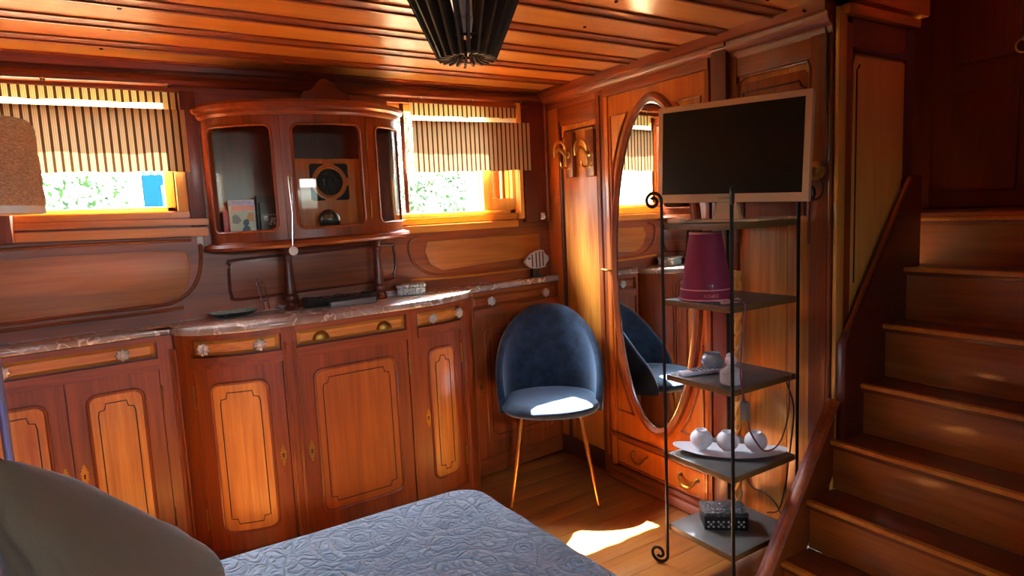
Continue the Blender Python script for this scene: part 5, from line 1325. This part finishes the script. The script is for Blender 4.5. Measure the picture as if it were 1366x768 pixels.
# ================================================================== BED
bd = T('bed', 'double bed with a low wooden base under the blue quilt', 'bed', (-.05, .6, 0))
BX0, BX1, BY0, BY1, BZ = -1.15, .845, -.75, 1.615, .575
bm = bm_(); box(bm, (BX0 + .10, BY0 + .1, .06), (BX1 - .10, BY1 - .10, .28), .01); bd.part('base', bm, 'mahX')
for x in (BX0 + .1, BX1 - .14):
    for y in (BY0 + .1, BY1 - .14):
        bm = bm_(); tube(bm, [(x, y, 0), (x, y, .07)], .025, 12); bd.part('leg', bm, 'mahZ')
bm = bm_(); box(bm, (BX0 + .09, BY0 + .03, .281), (BX1 - .085, BY1 - .085, BZ - .035), .05); bd.part('mattress', bm, 'paper')
bm = bm_()
rnd = random.Random(5)
def crease(x, y):
    # long fold running nearly parallel to the foot edge
    z = 0
    for (xa_, ya_, xb_, yb_, am, wd_) in ((-.30, 1.20, .80, 1.44, -.007, .011), (.0, 1.13, .55, 1.26, .004, .02), (.25, .93, .9, 1.12, .003, .02)):
        dx_, dy_ = xb_ - xa_, yb_ - ya_; l2 = dx_ * dx_ + dy_ * dy_; t = ((x - xa_) * dx_ + (y - ya_) * dy_) / l2
        tt = min(max(t, 0), 1); d_ = math.hypot(x - xa_ - dx_ * tt, y - ya_ - dy_ * tt + .006 * math.sin(t * 23))
        z += am * math.exp(-(d_ / wd_) ** 2)
    return z
def quiltf(u, v):
    # parameter square mapped to top plus rounded sides
    wx, wy = (BX1 - BX0) / 2, (BY1 - BY0) / 2; cx_, cy_ = (BX0 + BX1) / 2, (BY0 + BY1) / 2; drop = .30; rad = .045
    def ax(t, w):
        l = w + drop - rad * .43; d = (t * 2 - 1) * l; a = abs(d); sg = 1 if d > 0 else -1
        if a <= w - rad: return sg * a, 0.0
        q = a - (w - rad); arc = rad * PI / 2
        if q < arc: an_ = q / rad; return sg * (w - rad + rad * math.sin(an_)), rad * (1 - math.cos(an_))
        return sg * (w + .008 * math.sin(q * 9)), rad + (q - arc)
    x, zx = ax(u, wx); y, zy = ax(v, wy)
    # round the corner in plan
    R_ = .10; ex, ey = abs(x) - (wx - R_), abs(y) - (wy - R_)
    if ex > 0 and ey > 0:
        m_ = max(ex, ey); l = math.hypot(ex, ey); k = m_ / l if l > 0 else 1
        x = math.copysign(wx - R_ + ex * k, x); y = math.copysign(wy - R_ + ey * k, y)
    X_, Y_ = cx_ + x, cy_ + y
    z = BZ - max(zx, zy)
    z += crease(X_, Y_) + .0025 * math.sin(X_ * 17 + 2 * math.sin(Y_ * 11)) * math.cos(Y_ * 15) if max(zx, zy) < .02 else 0
    # the right edge runs slightly outward towards the pillows
    X_ += (.05 * (1.6 - Y_) * .9) if x > 0 else 0
    return Vector((X_, Y_, max(z, .22)))
grid(bm, quiltf, 230, 270)
single('quilt', bm, 'quilt', 'blue-grey quilted bedspread with embossed scrolls over the bed', 'bedspread', (-.05, .6, .5), angle=80)
# pillows
def pillow(name, label, c, e, w, h, t, mat, n=36, sag=.0):
    bm = bm_()
    def f(sgn):
        def g(u, v):
            a, b2 = u * 2 - 1, v * 2 - 1
            th_ = t * (max(0, (1 - a ** 4) * (1 - b2 ** 4)) ** .55)
            ins = 1 - .07 * (1 - abs(b2)) ** 1 * (abs(a) ** 3); ins2 = 1 - .07 * (1 - abs(a)) * (abs(b2) ** 3)
            wr = .004 * math.sin(a * 9 + b2 * 5) * math.sin(b2 * 7 + 1) * (1 - a * a) * (1 - b2 * b2)
            return Vector((a * w / 2 * ins, sgn * (th_ + wr), b2 * h / 2 * ins2))
        return g
    grid(bm, f(1), n, n); grid(bm, f(-1), n, n)
    o = single(name, bm, mat, label, 'pillow', (0, 0, 0), angle=80); o.location = c; o.rotation_euler = e; return o
def pillow4(label, A, Bq, C, D, t, mat, n=36):
    """cushion over four corners, in order round the seam"""
    A, Bq, C, D = map(Vector, (A, Bq, C, D)); nrm = (C - A).cross(D - Bq).normalized(); cen = (A + Bq + C + D) / 4
    bm = bm_()
    def f(sgn):
        def g(u, v):
            a, b2 = u * 2 - 1, v * 2 - 1
            p = (A * (1 - u) + Bq * u) * (1 - v) + (D * (1 - u) + C * u) * v
            p = p + (cen - p) * (.09 * ((1 - abs(b2)) * abs(a) ** 3 + (1 - abs(a)) * abs(b2) ** 3))
            th_ = t * max(0, (1 - a ** 4) * (1 - b2 ** 4)) ** .55
            q = math.hypot(a + 1, b2 + 1); an = math.atan2(b2 + 1, a + 1)
            wr = (.006 * math.sin(a * 7 + b2 * 4) * math.sin(b2 * 5 + 1) + .007 * math.sin(an * 19) * math.exp(-q * 1.6) + .004 * math.sin(a * 15 - b2 * 6 + 2 * math.sin(b2 * 4))) * (1 - a ** 4) * (1 - b2 ** 4)
            return p + nrm * sgn * (th_ + wr)
        return g
    grid(bm, f(1), n, n); grid(bm, f(-1), n, n)
    return single('pillow', bm, mat, label, 'pillow', cen, angle=80)
pillow4('large taupe linen pillow propped up at the left end of the bed', ony(-6, 607, 1.32), (.13, 1.36, .65), (.06, 1.14, .63), onz(52, 800, .63), .13, 'pillow')
pillow4('lavender pillow at the left edge behind the taupe pillow', (-.62, 1.50, .88), onz(4, 716, .86) + Vector((0, .10, 0)), onz(18, 800, .62) + Vector((0, .06, 0)), (-.62, 1.36, .60), .07, 'lavender')

# ================================================================== OUTSIDE
bm = bm_(); box(bm, (-14, 3.2, -.6), (18, 26, -.5)); struct('ground', bm, 'ground', smooth=False)
def tree(label, x, y, h, r, seed, stems=1, dens=9000):
    rnd = random.Random(seed); t = T('tree', label, 'tree', (x, y, -.5), 'trees outside the windows')
    bm = bm_()
    for k in range(stems):
        ox = rnd.uniform(-.3, .3); P = [Vector((x + ox * .4, y, -.5)), Vector((x + ox, y + rnd.uniform(-.2, .2), h * .4)), Vector((x + ox * 1.5 + rnd.uniform(-.2, .2), y, h))]
        tube(bm, catmull(P, 4), [.10 - .007 * i for i in range(9)], 8)
    t.part('trunk', bm, 'bark_pale')
    bm = bm_()
    for k in range(dens):
        a, b2 = rnd.uniform(0, 2 * PI), math.acos(rnd.uniform(-1, 1)); q = rnd.uniform(.35, 1) ** .5
        c = Vector((x + r * q * math.sin(b2) * math.cos(a), y + r * q * .6 * math.sin(b2) * math.sin(a), h * .62 + h * .62 * q * math.cos(b2)))
        s_ = rnd.uniform(.025, .055); d1 = Vector((rnd.gauss(0, 1), rnd.gauss(0, 1), rnd.gauss(0, 1))).normalized(); d2 = d1.orthogonal().normalized()
        v = [bm.verts.new(c + d1 * s_), bm.verts.new(c + d2 * s_ * .5), bm.verts.new(c - d1 * s_), bm.verts.new(c - d2 * s_ * .5)]; bm.faces.new(v)
    t.part('foliage', bm, 'foliage', smooth=False)
tree('leafy tree with two pale stems outside the right window', 3.1, 6.6, 2.6, 1.3, 1, 3)
tree('pale leafy tree outside the left window', -.4, 8.0, 2.6, 1.8, 2, 2)
tree('bushy tree behind the stems outside the right window', 4.9, 8.4, 2.8, 1.5, 4, 1)
for lab, x0_, x1_, y_ in (('sky blue painted board outside the left window', ony(190, 250, 3.6).x, ony(236, 250, 3.6).x, 3.6), ('sky blue painted board outside the right window', ony(638, 250, 3.6).x, ony(653, 250, 3.6).x, 3.6)):
    t = T('outside_board', lab, 'board', ((x0_ + x1_) / 2, y_, -.5))
    bm = bm_(); box(bm, (x0_, y_, -.5), (x1_ + .05, y_ + .05, 1.78), .005); t.part('panel', bm, 'bluepaint')
    bm = bm_(); box(bm, (x0_ - .06, y_ - .005, -.5), (x0_, y_ + .055, 1.78), .005); t.part('edge_post', bm, 'whitepaint')

# ================================================================== LIGHT
w = bpy.data.worlds.new('sky'); SC.world = w; w.use_nodes = True; nt = w.node_tree
sky = nt.nodes.new('ShaderNodeTexSky'); sky.sky_type = 'NISHITA'; sky.sun_disc = False; sky.sun_elevation = math.radians(56); sky.sun_rotation = math.radians(-10); sky.air_density = 1.0; sky.dust_density = 2.0
nt.links.new(sky.outputs[0], nt.nodes['Background'].inputs[0]); nt.nodes['Background'].inputs[1].default_value = .8
sd = Vector((.18, -1, -1.62)).normalized()
sl = bpy.data.lights.new('sun', 'SUN'); sl.energy = 130; sl.angle = math.radians(.6); sl.color = (1, .95, .86)
so = bpy.data.objects.new('sun', sl); COL.objects.link(so); so.rotation_euler = sd.to_track_quat('-Z', 'Y').to_euler()
def area(name, loc, target, sx, sy, e, col):
    l = bpy.data.lights.new(name, 'AREA'); l.shape = 'RECTANGLE'; l.size = sx; l.size_y = sy; l.energy = e; l.color = col
    o = bpy.data.objects.new(name, l); COL.objects.link(o); o.location = loc; o.rotation_euler = (Vector(target) - Vector(loc)).to_track_quat('-Z', 'Y').to_euler(); return o
# hull lamps boost the daylight through the windows; rear pair is added fill
area('fill_rear', (-.7, -1.9, 2.2), (-.3, .6, .6), 1.2, 1.0, 26, (.95, .97, 1)); area('fill_rear', (.95, -1.9, 2.2), (1.2, 1.0, .8), 1.2, 1.0, 44, (.95, .97, 1))
area('daylight_hull', (-.15, 4.1, 2.9), (-.15, 2.9, 1.5), 1.6, 1.2, 330, (.84, .93, 1)); area('daylight_hull', (1.6, 4.1, 2.9), (1.5, 2.9, 1.5), 1.6, 1.2, 330, (.84, .93, 1))

vs = SC.view_settings; SC.display_settings.display_device = 'sRGB'; vs.view_transform = 'Standard'; vs.look = 'None'; vs.exposure = 1.95; vs.gamma = 1.0; vs.use_curve_mapping = False
SC.cycles.use_denoising = True; SC.cycles.max_bounces = 10; SC.cycles.diffuse_bounces = 6; SC.cycles.glossy_bounces = 5; SC.cycles.transparent_max_bounces = 12; SC.cycles.sample_clamp_indirect = 8; SC.cycles.caustics_reflective = False; SC.cycles.caustics_refractive = False
